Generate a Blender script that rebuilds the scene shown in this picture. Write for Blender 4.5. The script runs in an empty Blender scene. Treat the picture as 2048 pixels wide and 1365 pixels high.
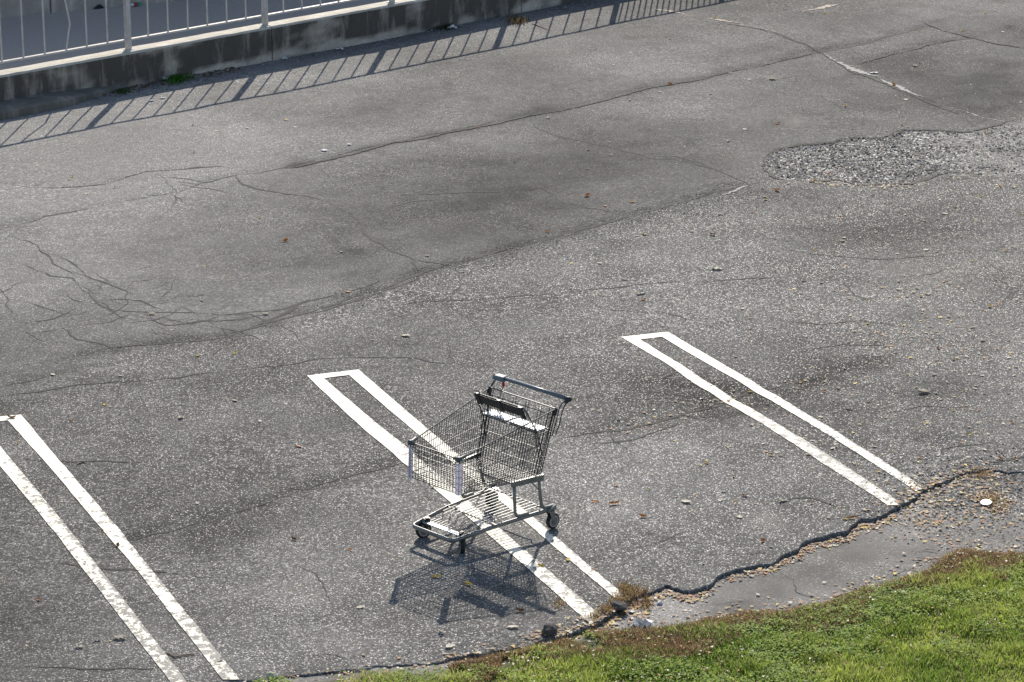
import bpy, math, random
import numpy as np
from mathutils import Vector
random.seed(7); rng = np.random.default_rng(11)
R = math.radians

# ------------------------------------------------------------------ camera, sky, sun, exposure
S = bpy.context.scene
COL = S.collection
CAM_H, PITCH, FPX = 7.5, R(17.7), 6000.0
cd = bpy.data.cameras.new('camera'); cam = bpy.data.objects.new('camera', cd); COL.objects.link(cam)
cam.location = (0, 0, CAM_H); cam.rotation_euler = (math.pi/2 - PITCH, 0, 0)
cd.sensor_width = 36; cd.lens = FPX/2048*36; cd.clip_end = 2000
S.camera = cam
SX, SY = .135, 1.66                       # shadow offset per metre of height, from the photograph
sun_el = math.atan(1/math.hypot(SX, SY)); sun_az = math.atan2(SX, SY)
w = bpy.data.worlds.new('World'); S.world = w; w.use_nodes = True
nt = w.node_tree; nt.nodes.clear()
sky = nt.nodes.new('ShaderNodeTexSky'); sky.sky_type = 'NISHITA'; sky.sun_disc = False
sky.sun_elevation = sun_el; sky.sun_rotation = sun_az
bg = nt.nodes.new('ShaderNodeBackground'); bg.inputs[1].default_value = .122
wo = nt.nodes.new('ShaderNodeOutputWorld')
nt.links.new(sky.outputs[0], bg.inputs[0]); nt.links.new(bg.outputs[0], wo.inputs[0])
ld = bpy.data.lights.new('sun', 'SUN'); ld.energy = 4.6; ld.angle = R(.53); ld.color = (1, .93, .83)
sun = bpy.data.objects.new('sun', ld); COL.objects.link(sun); sun.location = (2, 40, 30)
sun.rotation_euler = Vector((-SX, -SY, -1)).to_track_quat('-Z', 'Y').to_euler()
vs = S.view_settings; vs.view_transform = 'Standard'; vs.look = 'None'; vs.gamma = 1; vs.exposure = .27
vs.use_curve_mapping = False

# ------------------------------------------------------------------ helpers
def at(px, py, z=0.0):
    """the point of the level plane z that the photograph shows at pixel px, py (2048 wide)"""
    a = (px-1024)/FPX; b = -(py-682.5)/FPX
    d = np.array([a, math.cos(PITCH)+b*math.sin(PITCH), -math.sin(PITCH)+b*math.cos(PITCH)])
    t = (z-CAM_H)/d[2]
    return np.array([0, 0, CAM_H]) + t*d
def g2(px, py): p = at(px, py); return (p[0], p[1])

def link(name, me, parent=None):
    o = bpy.data.objects.new(name, me); COL.objects.link(o)
    if parent is not None: o.parent = parent
    return o
def tag(o, label=None, cat=None, group=None, kind=None):
    if label: o['label'] = label
    if cat: o['category'] = cat
    if group: o['group'] = group
    if kind: o['kind'] = kind
    return o
def empty(name, loc, rz=0, **k):
    o = link(name, None); o.location = loc; o.rotation_euler = (0, 0, rz); return tag(o, **k)
def copy_tree(o, parent=None):
    c = o.copy(); COL.objects.link(c)
    if parent is not None: c.parent = parent
    for ch in [x for x in list(COL.objects) if x.parent == o]: copy_tree(ch, c)
    return c

class MB:
    def __init__(s): s.v = []; s.f = []; s.n = 0
    def add(s, vs_, fs_):
        s.v.extend([tuple(float(c) for c in q) for q in vs_])
        s.f.extend([tuple(i+s.n for i in f) for f in fs_]); s.n += len(vs_)
    def box(s, c, size, rz=0, top=None):
        hx, hy, hz = size[0]/2, size[1]/2, size[2]/2; tx, ty = (top or (1, 1))
        cs, sn = math.cos(rz), math.sin(rz); out = []
        for z, kx, ky in ((-hz, 1, 1), (hz, tx, ty)):
            for x, y in ((-hx, -hy), (hx, -hy), (hx, hy), (-hx, hy)):
                x2, y2 = x*kx, y*ky; out.append((c[0]+x2*cs-y2*sn, c[1]+x2*sn+y2*cs, c[2]+z))
        s.add(out, [(3, 2, 1, 0), (4, 5, 6, 7), (0, 1, 5, 4), (1, 2, 6, 5), (2, 3, 7, 6), (3, 0, 4, 7)])
    def hexa(s, p):   # eight corners, bottom four then top four
        s.add(p, [(3, 2, 1, 0), (4, 5, 6, 7), (0, 1, 5, 4), (1, 2, 6, 5), (2, 3, 7, 6), (3, 0, 4, 7)])
    def tube(s, pts, r, n=6, closed=False, ry=None):
        P = [Vector(tuple(map(float, p))) for p in pts]; m = len(P)
        T = []
        for i in range(m):
            if closed: a, b = P[(i-1) % m], P[(i+1) % m]
            else: a, b = P[max(i-1, 0)], P[min(i+1, m-1)]
            T.append((b-a).normalized())
        up = Vector((0, 0, 1))
        if abs(T[0].dot(up)) > .95: up = Vector((0, 1, 0))
        nrm = (up - T[0]*up.dot(T[0])).normalized()
        vs_ = []; rr = r if isinstance(r, (list, tuple)) else [r]*m
        for i in range(m):
            nrm = (nrm - T[i]*nrm.dot(T[i])).normalized(); bi = T[i].cross(nrm)
            for k in range(n):
                a = 2*math.pi*(k+.5)/n
                vs_.append(P[i] + nrm*(math.cos(a)*(ry or rr[i])) + bi*(math.sin(a)*rr[i]))
        fs = []
        for i in range(m if closed else m-1):
            j = (i+1) % m
            for k in range(n):
                k2 = (k+1) % n; fs.append((i*n+k, i*n+k2, j*n+k2, j*n+k))
        if not closed: fs.append(tuple(range(n))[::-1]); fs.append(tuple((m-1)*n+k for k in range(n)))
        s.add(vs_, fs)
    def lathe(s, prof, c, axis='x', n=24):   # prof: (offset along axis, radius)
        vs_ = []
        for a_, r in prof:
            for k in range(n):
                t = 2*math.pi*k/n; u, v = r*math.cos(t), r*math.sin(t)
                vs_.append({'x': (c[0]+a_, c[1]+u, c[2]+v), 'y': (c[0]+u, c[1]+a_, c[2]+v), 'z': (c[0]+u, c[1]+v, c[2]+a_)}[axis])
        fs = []
        for i in range(len(prof)-1):
            for k in range(n):
                k2 = (k+1) % n; fs.append((i*n+k, i*n+k2, (i+1)*n+k2, (i+1)*n+k))
        fs.append(tuple(range(n))[::-1]); fs.append(tuple((len(prof)-1)*n+k for k in range(n)))
        s.add(vs_, fs)
    def mesh(s, name, mat, smooth=False):
        me = bpy.data.meshes.new(name); me.from_pydata(s.v, [], s.f)
        if mat: me.materials.append(mat)
        if smooth: me.polygons.foreach_set('use_smooth', [True]*len(me.polygons))
        me.update(); return me
    def build(s, name, mat, parent=None, smooth=False): return link(name, s.mesh(name, mat, smooth), parent)

def np_mesh(name, V, F, mat, smooth=False):
    """V (n,3), F (m,k) numpy"""
    me = bpy.data.meshes.new(name); k = F.shape[1]
    me.vertices.add(len(V)); me.vertices.foreach_set('co', V.astype(np.float32).ravel())
    me.loops.add(F.size); me.loops.foreach_set('vertex_index', F.astype(np.int32).ravel())
    me.polygons.add(len(F)); me.polygons.foreach_set('loop_start', np.arange(0, F.size, k, dtype=np.int32))
    me.polygons.foreach_set('loop_total', np.full(len(F), k, dtype=np.int32))
    if smooth: me.polygons.foreach_set('use_smooth', np.ones(len(F), dtype=bool))
    me.update(calc_edges=True)
    if mat: me.materials.append(mat)
    return me
def vattr(me, name, arr):
    a = me.attributes.new(name, 'FLOAT', 'POINT'); a.data.foreach_set('value', arr.astype(np.float32).ravel())
def vcol(me, name, arr):
    a = me.attributes.new(name, 'FLOAT_COLOR', 'POINT'); c = np.ones((len(arr), 4), np.float32); c[:, :3] = arr
    a.data.foreach_set('color', c.ravel())

_lat = np.random.default_rng(5).random((256, 256))
def vnoise(x, y, sc, off=0):
    x = np.asarray(x)*sc + 37.3 + off*17.1; y = np.asarray(y)*sc + 91.7 + off*29.3
    xi = np.floor(x).astype(int); yi = np.floor(y).astype(int); fx = x-xi; fy = y-yi
    fx = fx*fx*fx*(fx*(fx*6-15)+10); fy = fy*fy*fy*(fy*(fy*6-15)+10)
    a = _lat[xi % 256, yi % 256]; b = _lat[(xi+1) % 256, yi % 256]
    c = _lat[xi % 256, (yi+1) % 256]; d = _lat[(xi+1) % 256, (yi+1) % 256]
    return (a*(1-fx)+b*fx)*(1-fy) + (c*(1-fx)+d*fx)*fy - .5
def fbm(x, y, sc, o=4, off=0):
    return sum(vnoise(x, y, sc*2**i, off+i)*.5**i for i in range(o))
def poly_dist(x, y, pts):
    d = np.full(np.shape(x), 1e9)
    for (ax, ay), (bx, by) in zip(pts[:-1], pts[1:]):
        dx, dy = bx-ax, by-ay; t = np.clip(((x-ax)*dx+(y-ay)*dy)/(dx*dx+dy*dy+1e-12), 0, 1)
        d = np.minimum(d, np.hypot(x-ax-t*dx, y-ay-t*dy))
    return d
def inside(x, y, poly):
    r = np.zeros(np.shape(x), bool); n = len(poly)
    for i in range(n):
        x1, y1 = poly[i]; x2, y2 = poly[(i+1) % n]
        c = ((y1 > y) != (y2 > y)) & (x < (x2-x1)*(y-y1)/((y2-y1) or 1e-9)+x1); r ^= c
    return r
def sstep(a, b, x): t = np.clip((x-a)/(b-a), 0, 1); return t*t*(3-2*t)

# ------------------------------------------------------------------ materials
def new_mat(name):
    m = bpy.data.materials.new(name); m.use_nodes = True; return m, m.node_tree, m.node_tree.nodes['Principled BSDF']
def nd(nt, t, **k):
    n = nt.nodes.new(t)
    for a, b in k.items(): setattr(n, a, b)
    return n
def ramp(nt, src, stops, interp='LINEAR'):
    n = nt.nodes.new('ShaderNodeValToRGB'); n.color_ramp.interpolation = interp
    e = n.color_ramp.elements
    while len(e) > 1: e.remove(e[-1])
    e[0].position = stops[0][0]; e[0].color = stops[0][1]
    for p, c in stops[1:]:
        q = e.new(p); q.color = c
    nt.links.new(src, n.inputs[0]); return n.outputs[0]
def grey(v, a=1): return (v*1.02, v*.985, v*.925, 1)
def mixc(nt, f, a, b, mode='MIX'):
    n = nt.nodes.new('ShaderNodeMix'); n.data_type = 'RGBA'; n.blend_type = mode
    for s_, i in ((f, 0), (a, 6), (b, 7)):
        if isinstance(s_, (int, float)): n.inputs[i].default_value = s_
        elif isinstance(s_, tuple): n.inputs[i].default_value = s_
        else: nt.links.new(s_, n.inputs[i])
    return n.outputs[2]
def mth(nt, op, a, b=None, c=None, clamp=False):
    n = nt.nodes.new('ShaderNodeMath'); n.operation = op; n.use_clamp = clamp
    for i, s_ in enumerate((a, b, c)):
        if s_ is None: continue
        if isinstance(s_, (int, float)): n.inputs[i].default_value = s_
        else: nt.links.new(s_, n.inputs[i])
    return n.outputs[0]
def noise(nt, co, sc, det=4, rough=.55, out=0):
    n = nt.nodes.new('ShaderNodeTexNoise'); n.inputs['Scale'].default_value = sc
    n.inputs['Detail'].default_value = det; n.inputs['Roughness'].default_value = rough
    nt.links.new(co, n.inputs['Vector']); return n.outputs[out]
def voro(nt, co, sc, feature='F1'):
    n = nt.nodes.new('ShaderNodeTexVoronoi'); n.feature = feature; n.inputs['Scale'].default_value = sc
    nt.links.new(co, n.inputs['Vector']); return n

def asphalt(nt, b, co, lift=1.0, attrs=True, smoothness=0.0):
    """aggregate in binder: returns colour socket, height socket"""
    v = voro(nt, co, 125); cellr = nt.nodes.new('ShaderNodeSeparateColor'); nt.links.new(v.outputs['Color'], cellr.inputs[0])
    v2 = voro(nt, co, 48); c2 = nt.nodes.new('ShaderNodeSeparateColor'); nt.links.new(v2.outputs['Color'], c2.inputs[0])
    fine = ramp(nt, cellr.outputs[0], [(0, grey(.06*lift)), (.45, grey(.085*lift)), (.78, grey(.12*lift)), (.93, grey(.19*lift)), (1, grey(.45*lift))])
    coarse = ramp(nt, c2.outputs[0], [(0, grey(.035*lift)), (.45, grey(.06*lift)), (.75, grey(.12*lift)), (.92, grey(.27*lift)), (1, grey(.5*lift))])
    big = noise(nt, co, .8, 5, .6); mid = noise(nt, co, 7, 4, .65)
    tone = mth(nt, 'ADD', mth(nt, 'MULTIPLY', big, .55), mth(nt, 'MULTIPLY', mid, .55))   # about .55
    tone = mth(nt, 'ADD', tone, .48)
    if attrs:
        pa = nd(nt, 'ShaderNodeAttribute', attribute_name='patch'); col = mixc(nt, pa.outputs['Fac'], fine, coarse)
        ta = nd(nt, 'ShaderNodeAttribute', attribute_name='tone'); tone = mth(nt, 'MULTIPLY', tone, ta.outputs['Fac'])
    else: col = fine
    tc = nt.nodes.new('ShaderNodeCombineColor')
    for i in range(3): nt.links.new(tone, tc.inputs[i])
    col = mixc(nt, 1.0, col, tc.outputs[0], 'MULTIPLY')
    if attrs:
        du = nd(nt, 'ShaderNodeAttribute', attribute_name='dust')
        dn = mth(nt, 'MULTIPLY', du.outputs['Fac'], mth(nt, 'ADD', noise(nt, co, 60, 3, .7), .45), clamp=True)
        col = mixc(nt, dn, col, (.27, .255, .23, 1))
    h1 = mth(nt, 'SUBTRACT', 1, v.outputs['Distance']); h2 = mth(nt, 'SUBTRACT', 1, v2.outputs['Distance'])
    if attrs:
        hh = nt.nodes.new('ShaderNodeMix'); hh.data_type = 'FLOAT'
        nt.links.new(pa.outputs['Fac'], hh.inputs[0]); nt.links.new(h1, hh.inputs[2]); nt.links.new(mth(nt, 'MULTIPLY', h2, 2.2), hh.inputs[3])
        h = hh.outputs[0]
    else: h = h1
    h = mth(nt, 'ADD', h, mth(nt, 'MULTIPLY', cellr.outputs[1], .6))
    if attrs:
        gr = nd(nt, 'ShaderNodeAttribute', attribute_name='grain'); h = mth(nt, 'MULTIPLY', h, gr.outputs['Fac'])
        avg = mixc(nt, 1.0, grey(.098*lift), tc.outputs[0], 'MULTIPLY'); col = mixc(nt, mth(nt, 'MULTIPLY_ADD', gr.outputs['Fac'], -.75, .75, True), col, avg)
    gl = ramp(nt, cellr.outputs[2], [(.90, (0, 0, 0, 1)), (.97, (1, 1, 1, 1))])
    if attrs: gl = mth(nt, 'MULTIPLY', gl, mth(nt, 'MULTIPLY', gr.outputs['Fac'], gr.outputs['Fac']), clamp=True)
    return col, h, gl

def obj_co(nt): return nd(nt, 'ShaderNodeTexCoord').outputs['Object']
def make_asphalt(name, lift, attrs=True, bump=.44, rough=.62, tint=None, tf=.5, glint=.50):
    m, nt, b = new_mat(name); co = obj_co(nt)
    col, h, gl = asphalt(nt, b, co, lift, attrs)
    if tint: col = mixc(nt, tf, col, tint)
    nt.links.new(col, b.inputs['Base Color'])
    bp = nd(nt, 'ShaderNodeBump'); bp.inputs['Strength'].default_value = bump; bp.inputs['Distance'].default_value = .0035
    nt.links.new(h, bp.inputs['Height']); nt.links.new(bp.outputs[0], b.inputs['Normal'])
    nt.links.new(mth(nt, 'MULTIPLY_ADD', gl, -.33, .88), b.inputs['Roughness']); nt.links.new(mth(nt, 'MULTIPLY_ADD', gl, glint, .05), b.inputs['Specular IOR Level'])
    return m
M = {}
M['asphalt'] = make_asphalt('asphalt', 1.38)
M['old_asphalt'] = make_asphalt('old_asphalt', 2.1, True, .32, .75, (.25, .232, .208, 1), .45, .12)
M['walk'] = make_asphalt('walkway_asphalt', 1.8, False, .3, .7, (.58, .52, .45, 1), .7, .1)

def make_paint():
    m, nt, b = new_mat('white_road_paint'); co = obj_co(nt)
    col, h, gl = asphalt(nt, b, co, 1.15, False)
    wa = nd(nt, 'ShaderNodeAttribute', attribute_name='wear')
    n1 = noise(nt, co, 15, 5, .72); n2 = voro(nt, co, 60)
    worn = mth(nt, 'GREATER_THAN', mth(nt, 'ADD', mth(nt, 'ADD', n1, mth(nt, 'MULTIPLY', n2.outputs['Distance'], .16)), mth(nt, 'MULTIPLY', wa.outputs['Fac'], .15)), .735)
    pn = noise(nt, co, 5, 4, .6)
    pc = ramp(nt, pn, [(.3, (.80, .735, .58, 1)), (.6, (.87, .825, .70, 1))])
    dirt = noise(nt, co, 120, 2, .6); pc = mixc(nt, mth(nt, 'MULTIPLY', dirt, .12), pc, (.35, .32, .26, 1))
    nt.links.new(mixc(nt, worn, pc, col), b.inputs['Base Color'])
    bp = nd(nt, 'ShaderNodeBump'); bp.inputs['Strength'].default_value = .25; bp.inputs['Distance'].default_value = .003
    nt.links.new(mth(nt, 'ADD', h, mth(nt, 'MULTIPLY', worn, -.6)), bp.inputs['Height']); nt.links.new(bp.outputs[0], b.inputs['Normal'])
    b.inputs['Roughness'].default_value = .65
    return m
M['paint'] = make_paint()

def flat(name, col, rough=.6, metal=0, var=.0, sc=30, bump=0, trans=None, spec=.5):
    m, nt, b = new_mat(name); co = obj_co(nt)
    c = (*col, 1)
    if var:
        n = noise(nt, co, sc, 4, .6)
        lo = tuple(max(0, x*(1-var)) for x in col)+(1,); hi = tuple(min(1, x*(1+var)) for x in col)+(1,)
        nt.links.new(ramp(nt, n, [(.3, lo), (.7, hi)]), b.inputs['Base Color'])
        if bump:
            bp = nd(nt, 'ShaderNodeBump'); bp.inputs['Strength'].default_value = bump; bp.inputs['Distance'].default_value = .004
            nt.links.new(n, bp.inputs['Height']); nt.links.new(bp.outputs[0], b.inputs['Normal'])
    else: b.inputs['Base Color'].default_value = c
    b.inputs['Roughness'].default_value = rough; b.inputs['Metallic'].default_value = metal
    b.inputs['Specular IOR Level'].default_value = spec
    if trans: b.inputs['Transmission Weight'].default_value = trans
    return m
M['crack'] = flat('crack_dirt', (.028, .026, .022), .9, var=.5, sc=60)
M['filler'] = flat('pale_crack_grit', (.36, .345, .315), .9, var=.6, sc=90, bump=.6)
M['filler_warm'] = flat('tan_crack_grit', (.32, .245, .19), .8, var=.5, sc=80, bump=.6)
M['wire'] = flat('galvanised_wire', (.075, .077, .078), .36, .7, var=.35, sc=40)
M['frame'] = flat('galvanised_steel', (.22, .222, .215), .42, .55, var=.22, sc=25)
M['plate'] = flat('bright_steel_plate', (.62, .64, .65), .38, .35, var=.12, sc=20)
M['handle'] = flat('blue_grey_plastic', (.135, .165, .19), .38, 0, var=.08, sc=30)
M['dark'] = flat('dark_plastic', (.022, .024, .027), .42, 0, var=.2, sc=40)
M['cap'] = flat('grey_green_plastic', (.075, .09, .09), .45, 0, var=.15, sc=40)
M['red'] = flat('red_plastic', (.55, .012, .02), .4)
M['seat'] = flat('white_plastic', (.66, .72, .75), .45, 0, var=.06, sc=20)
M['tyre'] = flat('black_rubber', (.018, .017, .016), .75, var=.4, sc=60)
M['hub'] = flat('grey_wheel_hub', (.16, .15, .14), .5, var=.2, sc=60)
M['ring'] = flat('pale_wheel_ring', (.42, .40, .38), .5, var=.1, sc=60)
M['rail'] = flat('galvanised_railing', (.60, .56, .52), .38, .1, var=.18, sc=14)
M['white_lit'] = flat('white_paper', (.75, .74, .72), .7, var=.08, sc=60)
M['soil'] = flat('soil', (.085, .085, .04), .95, var=.5, sc=25, bump=1)
M['terrain'] = flat('far_ground', (.07, .07, .065), .9, var=.2, sc=.5)
M['stone'] = flat('loose_stone', (.17, .165, .155), .8, var=.5, sc=55, bump=.4)
def bumper_mat():
    m, nt, b = new_mat('translucent_lilac_plastic')
    b.inputs['Base Color'].default_value = (.62, .61, .70, 1); b.inputs['Roughness'].default_value = .4
    t = nd(nt, 'ShaderNodeBsdfTranslucent'); t.inputs[0].default_value = (.62, .61, .74, 1)
    mx = nd(nt, 'ShaderNodeMixShader'); mx.inputs[0].default_value = .5
    nt.links.new(b.outputs[0], mx.inputs[1]); nt.links.new(t.outputs[0], mx.inputs[2])
    tp = nd(nt, 'ShaderNodeBsdfTransparent'); m2 = nd(nt, 'ShaderNodeMixShader'); m2.inputs[0].default_value = .22
    nt.links.new(mx.outputs[0], m2.inputs[1]); nt.links.new(tp.outputs[0], m2.inputs[2])
    nt.links.new(m2.outputs[0], nt.nodes['Material Output'].inputs[0]); return m
M['bumper'] = bumper_mat()
def leafy(name, colattr='col', transl=.5, rough=.65):
    m, nt, b = new_mat(name)
    a = nd(nt, 'ShaderNodeAttribute', attribute_name=colattr)
    nt.links.new(a.outputs['Color'], b.inputs['Base Color']); b.inputs['Roughness'].default_value = rough; b.inputs['Specular IOR Level'].default_value = .2
    t = nd(nt, 'ShaderNodeBsdfTranslucent'); nt.links.new(a.outputs['Color'], t.inputs[0])
    mx = nd(nt, 'ShaderNodeMixShader'); mx.inputs[0].default_value = transl
    nt.links.new(b.outputs[0], mx.inputs[1]); nt.links.new(t.outputs[0], mx.inputs[2])
    nt.links.new(mx.outputs[0], nt.nodes['Material Output'].inputs[0]); return m
M['grass'] = leafy('grass_blades'); M['litter'] = leafy('leaf_litter', transl=.25, rough=.6)
def leafmat(name, c):
    m, nt, b = new_mat(name); co = obj_co(nt)
    n = noise(nt, co, 120, 3, .6)
    cc = ramp(nt, n, [(.3, tuple(x*.65 for x in c)+(1,)), (.7, (*c, 1))])
    nt.links.new(cc, b.inputs['Base Color']); b.inputs['Roughness'].default_value = .65; b.inputs['Specular IOR Level'].default_value = .25
    t = nd(nt, 'ShaderNodeBsdfTranslucent'); nt.links.new(cc, t.inputs[0])
    mx = nd(nt, 'ShaderNodeMixShader'); mx.inputs[0].default_value = .25
    nt.links.new(b.outputs[0], mx.inputs[1]); nt.links.new(t.outputs[0], mx.inputs[2])
    nt.links.new(mx.outputs[0], nt.nodes['Material Output'].inputs[0]); return m
LEAFC = {'pale': (.78, .72, .58), 'yellow': (.78, .56, .10), 'orange': (.50, .20, .05), 'brown': (.24, .13, .07), 'green': (.30, .34, .08)}
LM = {k: leafmat(k+'_leaf', c) for k, c in LEAFC.items()}

def concrete_mat(name, lo, hi, dark, streak, dark_amt=.5, attr=True):
    m, nt, b = new_mat(name); co = obj_co(nt)
    n = noise(nt, co, 3.5, 6, .65); fine = noise(nt, co, 45, 4, .7)
    base = ramp(nt, mth(nt, 'ADD', mth(nt, 'MULTIPLY', n, .6), mth(nt, 'MULTIPLY', fine, .4)), [(.38, (*lo, 1)), (.62, (*hi, 1))])
    mp = nd(nt, 'ShaderNodeMapping'); mp.inputs['Scale'].default_value = (2.4, 2.4, .5); nt.links.new(co, mp.inputs[0])
    st = noise(nt, mp.outputs[0], 2.2, 6, .7)
    s2 = ramp(nt, st, [(.30, (0, 0, 0, 1)), (.50, (1, 1, 1, 1))])
    f = s2
    if attr:
        a = nd(nt, 'ShaderNodeAttribute', attribute_name='grime')
        f = mth(nt, 'MULTIPLY', mth(nt, 'ADD', mth(nt, 'MULTIPLY', s2, .75), .25), a.outputs['Fac'])
    f = mth(nt, 'MULTIPLY', f, streak)
    nt.links.new(mixc(nt, f, base, (*dark, 1)), b.inputs['Base Color'])
    bp = nd(nt, 'ShaderNodeBump'); bp.inputs['Strength'].default_value = .6; bp.inputs['Distance'].default_value = .006
    nt.links.new(mth(nt, 'ADD', fine, n), bp.inputs['Height']); nt.links.new(bp.outputs[0], b.inputs['Normal'])
    b.inputs['Roughness'].default_value = .85; return m
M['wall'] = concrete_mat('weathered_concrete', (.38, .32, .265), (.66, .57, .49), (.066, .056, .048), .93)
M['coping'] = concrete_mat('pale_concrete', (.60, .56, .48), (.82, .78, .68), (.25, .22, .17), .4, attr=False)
M['kerb'] = concrete_mat('dirty_kerb_concrete', (.20, .175, .15), (.36, .32, .275), (.05, .045, .04), .6, attr=False)
M['far_wall'] = concrete_mat('pinkish_concrete', (.50, .42, .36), (.70, .61, .53), (.12, .10, .09), .4, attr=False)

# ------------------------------------------------------------------ features of the ground, from the photograph (pixels on the ground plane)
EDGE = [(-900, 1490), (-300, 1440), (100, 1400), (400, 1372), (560, 1354), (700, 1338), (870, 1326), (960, 1310), (1050, 1292), (1092, 1278), (1140, 1268), (1185, 1248),
        (1212, 1232), (1235, 1216), (1262, 1196), (1300, 1182), (1335, 1171), (1362, 1181), (1392, 1180), (1412, 1172), (1440, 1150), (1462, 1137), (1505, 1132), (1545, 1122),
        (1562, 1108), (1592, 1098), (1604, 1084), (1650, 1070), (1690, 1061), (1716, 1040), (1762, 1030), (1790, 1014), (1822, 1002), (1845, 980), (1900, 960), (1932, 944), (1975, 938),
        (2060, 944), (2300, 935), (2900, 900)]
EW = np.array([g2(*p) for p in EDGE]); EW = EW[np.argsort(EW[:, 0])]
def edge_y(x):
    b = np.interp(x, EW[:, 0], EW[:, 1])
    return b + .05*fbm(np.asarray(x), np.zeros_like(x)+3.3, 7, 5, 3) + .018*vnoise(np.asarray(x), np.zeros_like(x)+1.3, 50, 9) + .035*fbm(np.asarray(x), np.zeros_like(x)+6.3, 18, 3, 2)
DX = np.array([g2(p, 1300)[0] for p in (300, 900, 1050, 1180)] + [at(p, q)[0] for p, q in ((1300, 1180), (1600, 1085), (1790, 1014), (1850, 980), (1930, 944), (2048, 940), (2300, 930))])
DV = np.array([.008, .010, .02, .032, .027, .029, .025, .013, .014, .007, .006])
def shelf_z(x, y):
    return -np.interp(x, DX, DV) - .004 + .006*fbm(x, y, 2.5, 4, 4)
PATCH = [(1524, 334), (1533, 315), (1558, 301), (1596, 294), (1640, 290), (1691, 278), (1740, 276), (1777, 273), (1805, 261), (1875, 262), (1922, 265), (1954, 261), (2001, 251),
         (2050, 246), (2110, 262), (2090, 330), (2048, 352), (1980, 352), (1922, 346), (1875, 350), (1827, 365), (1780, 367), (1732, 371), (1704, 368), (1672, 360), (1621, 364), (1555, 360)]
PW = [g2(*p) for p in PATCH]
SEAMS = [  # dark bands along joints: polyline, half width (m), darkening
    ([(600, 332), (688, 312), (776, 290), (864, 275), (952, 257), (1039, 237), (1127, 220), (1215, 200), (1300, 175), (1391, 161), (1475, 142), (1556, 124), (1629, 106), (1665, 97), (1738, 86), (1840, 58)], .16, .26),
    ([(0, 457), (110, 427), (220, 405), (351, 383), (466, 353), (571, 335), (659, 318)], .10, .16),
    ([(0, 366), (105, 375), (211, 366), (308, 342), (395, 337)], .10, .14),
    ([(163, 713), (308, 689), (439, 676), (527, 645), (615, 622), (703, 594), (820, 552), (900, 533), (965, 514), (1061, 486), (1149, 464), (1259, 433), (1369, 402), (1457, 380)], .16, .34),
    ([(256, 1081), (331, 1061), (414, 1036), (497, 1019), (600, 978), (700, 950), (835, 915)], .17, .22),
    ([(1120, 872), (1200, 862), (1320, 842), (1439, 811), (1542, 777), (1644, 756), (1760, 720)], .22, .22),
    ([(1200, 800), (1290, 780), (1380, 770)], .25, .12),
    ([(1713, 128), (1786, 108), (1884, 86), (1939, 77)], .12, .25),
    ([(0, 779), (105, 753), (220, 733)], .14, .12),
]
PALES = [  # pale scuffs: pixel, radii (m), strength
    (1532, 1043, .17, .11, .6), (1252, 1008, .14, .10, .4), (1590, 245, .13, .12, .75), (735, 1283, .30, .13, .35), (610, 1178, .3, .2, .25), (1850, 545, .5, .5, .28), (205, 330, .55, .4, .3),
    (1950, 1046, .22, .1, .4), (1700, 1095, .5, .12, .3), (880, 1330, .3, .08, .2), (1660, 1050, .12, .06, .2), (1100, 1240, .3, .1, .15), (300, 640, .8, .3, .1), (1480, 330, .8, .6, .16), (120, 300, .9, .8, .22)]
TONES = [  # worn pale and dark areas, plus glare painted in beside the cart: pixel, radii (m), change of tone
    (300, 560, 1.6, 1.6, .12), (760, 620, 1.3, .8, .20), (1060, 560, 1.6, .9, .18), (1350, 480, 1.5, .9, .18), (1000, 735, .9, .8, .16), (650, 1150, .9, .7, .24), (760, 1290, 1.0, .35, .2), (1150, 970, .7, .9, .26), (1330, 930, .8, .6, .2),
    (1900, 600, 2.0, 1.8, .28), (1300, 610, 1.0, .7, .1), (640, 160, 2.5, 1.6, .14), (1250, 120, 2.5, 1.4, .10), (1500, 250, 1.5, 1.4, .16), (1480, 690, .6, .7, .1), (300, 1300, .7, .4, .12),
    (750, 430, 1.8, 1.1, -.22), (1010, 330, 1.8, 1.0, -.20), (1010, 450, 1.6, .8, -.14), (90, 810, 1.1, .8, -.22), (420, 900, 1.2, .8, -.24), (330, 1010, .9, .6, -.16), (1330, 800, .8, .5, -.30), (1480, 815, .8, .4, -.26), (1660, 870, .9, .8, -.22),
    (1750, 700, .7, .4, -.16), (1960, 150, 2.0, 1.4, -.24), (1600, 1020, .9, .5, -.22), (1420, 1100, .9, .4, -.12), (90, 1230, .8, .6, -.16), (1760, 460, 1.2, .7, -.12), (560, 520, 1.4, .7, -.12), (1700, 60, 1.5, 1.2, -.1), (1210, 1070, .5, .4, -.1)]
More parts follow.
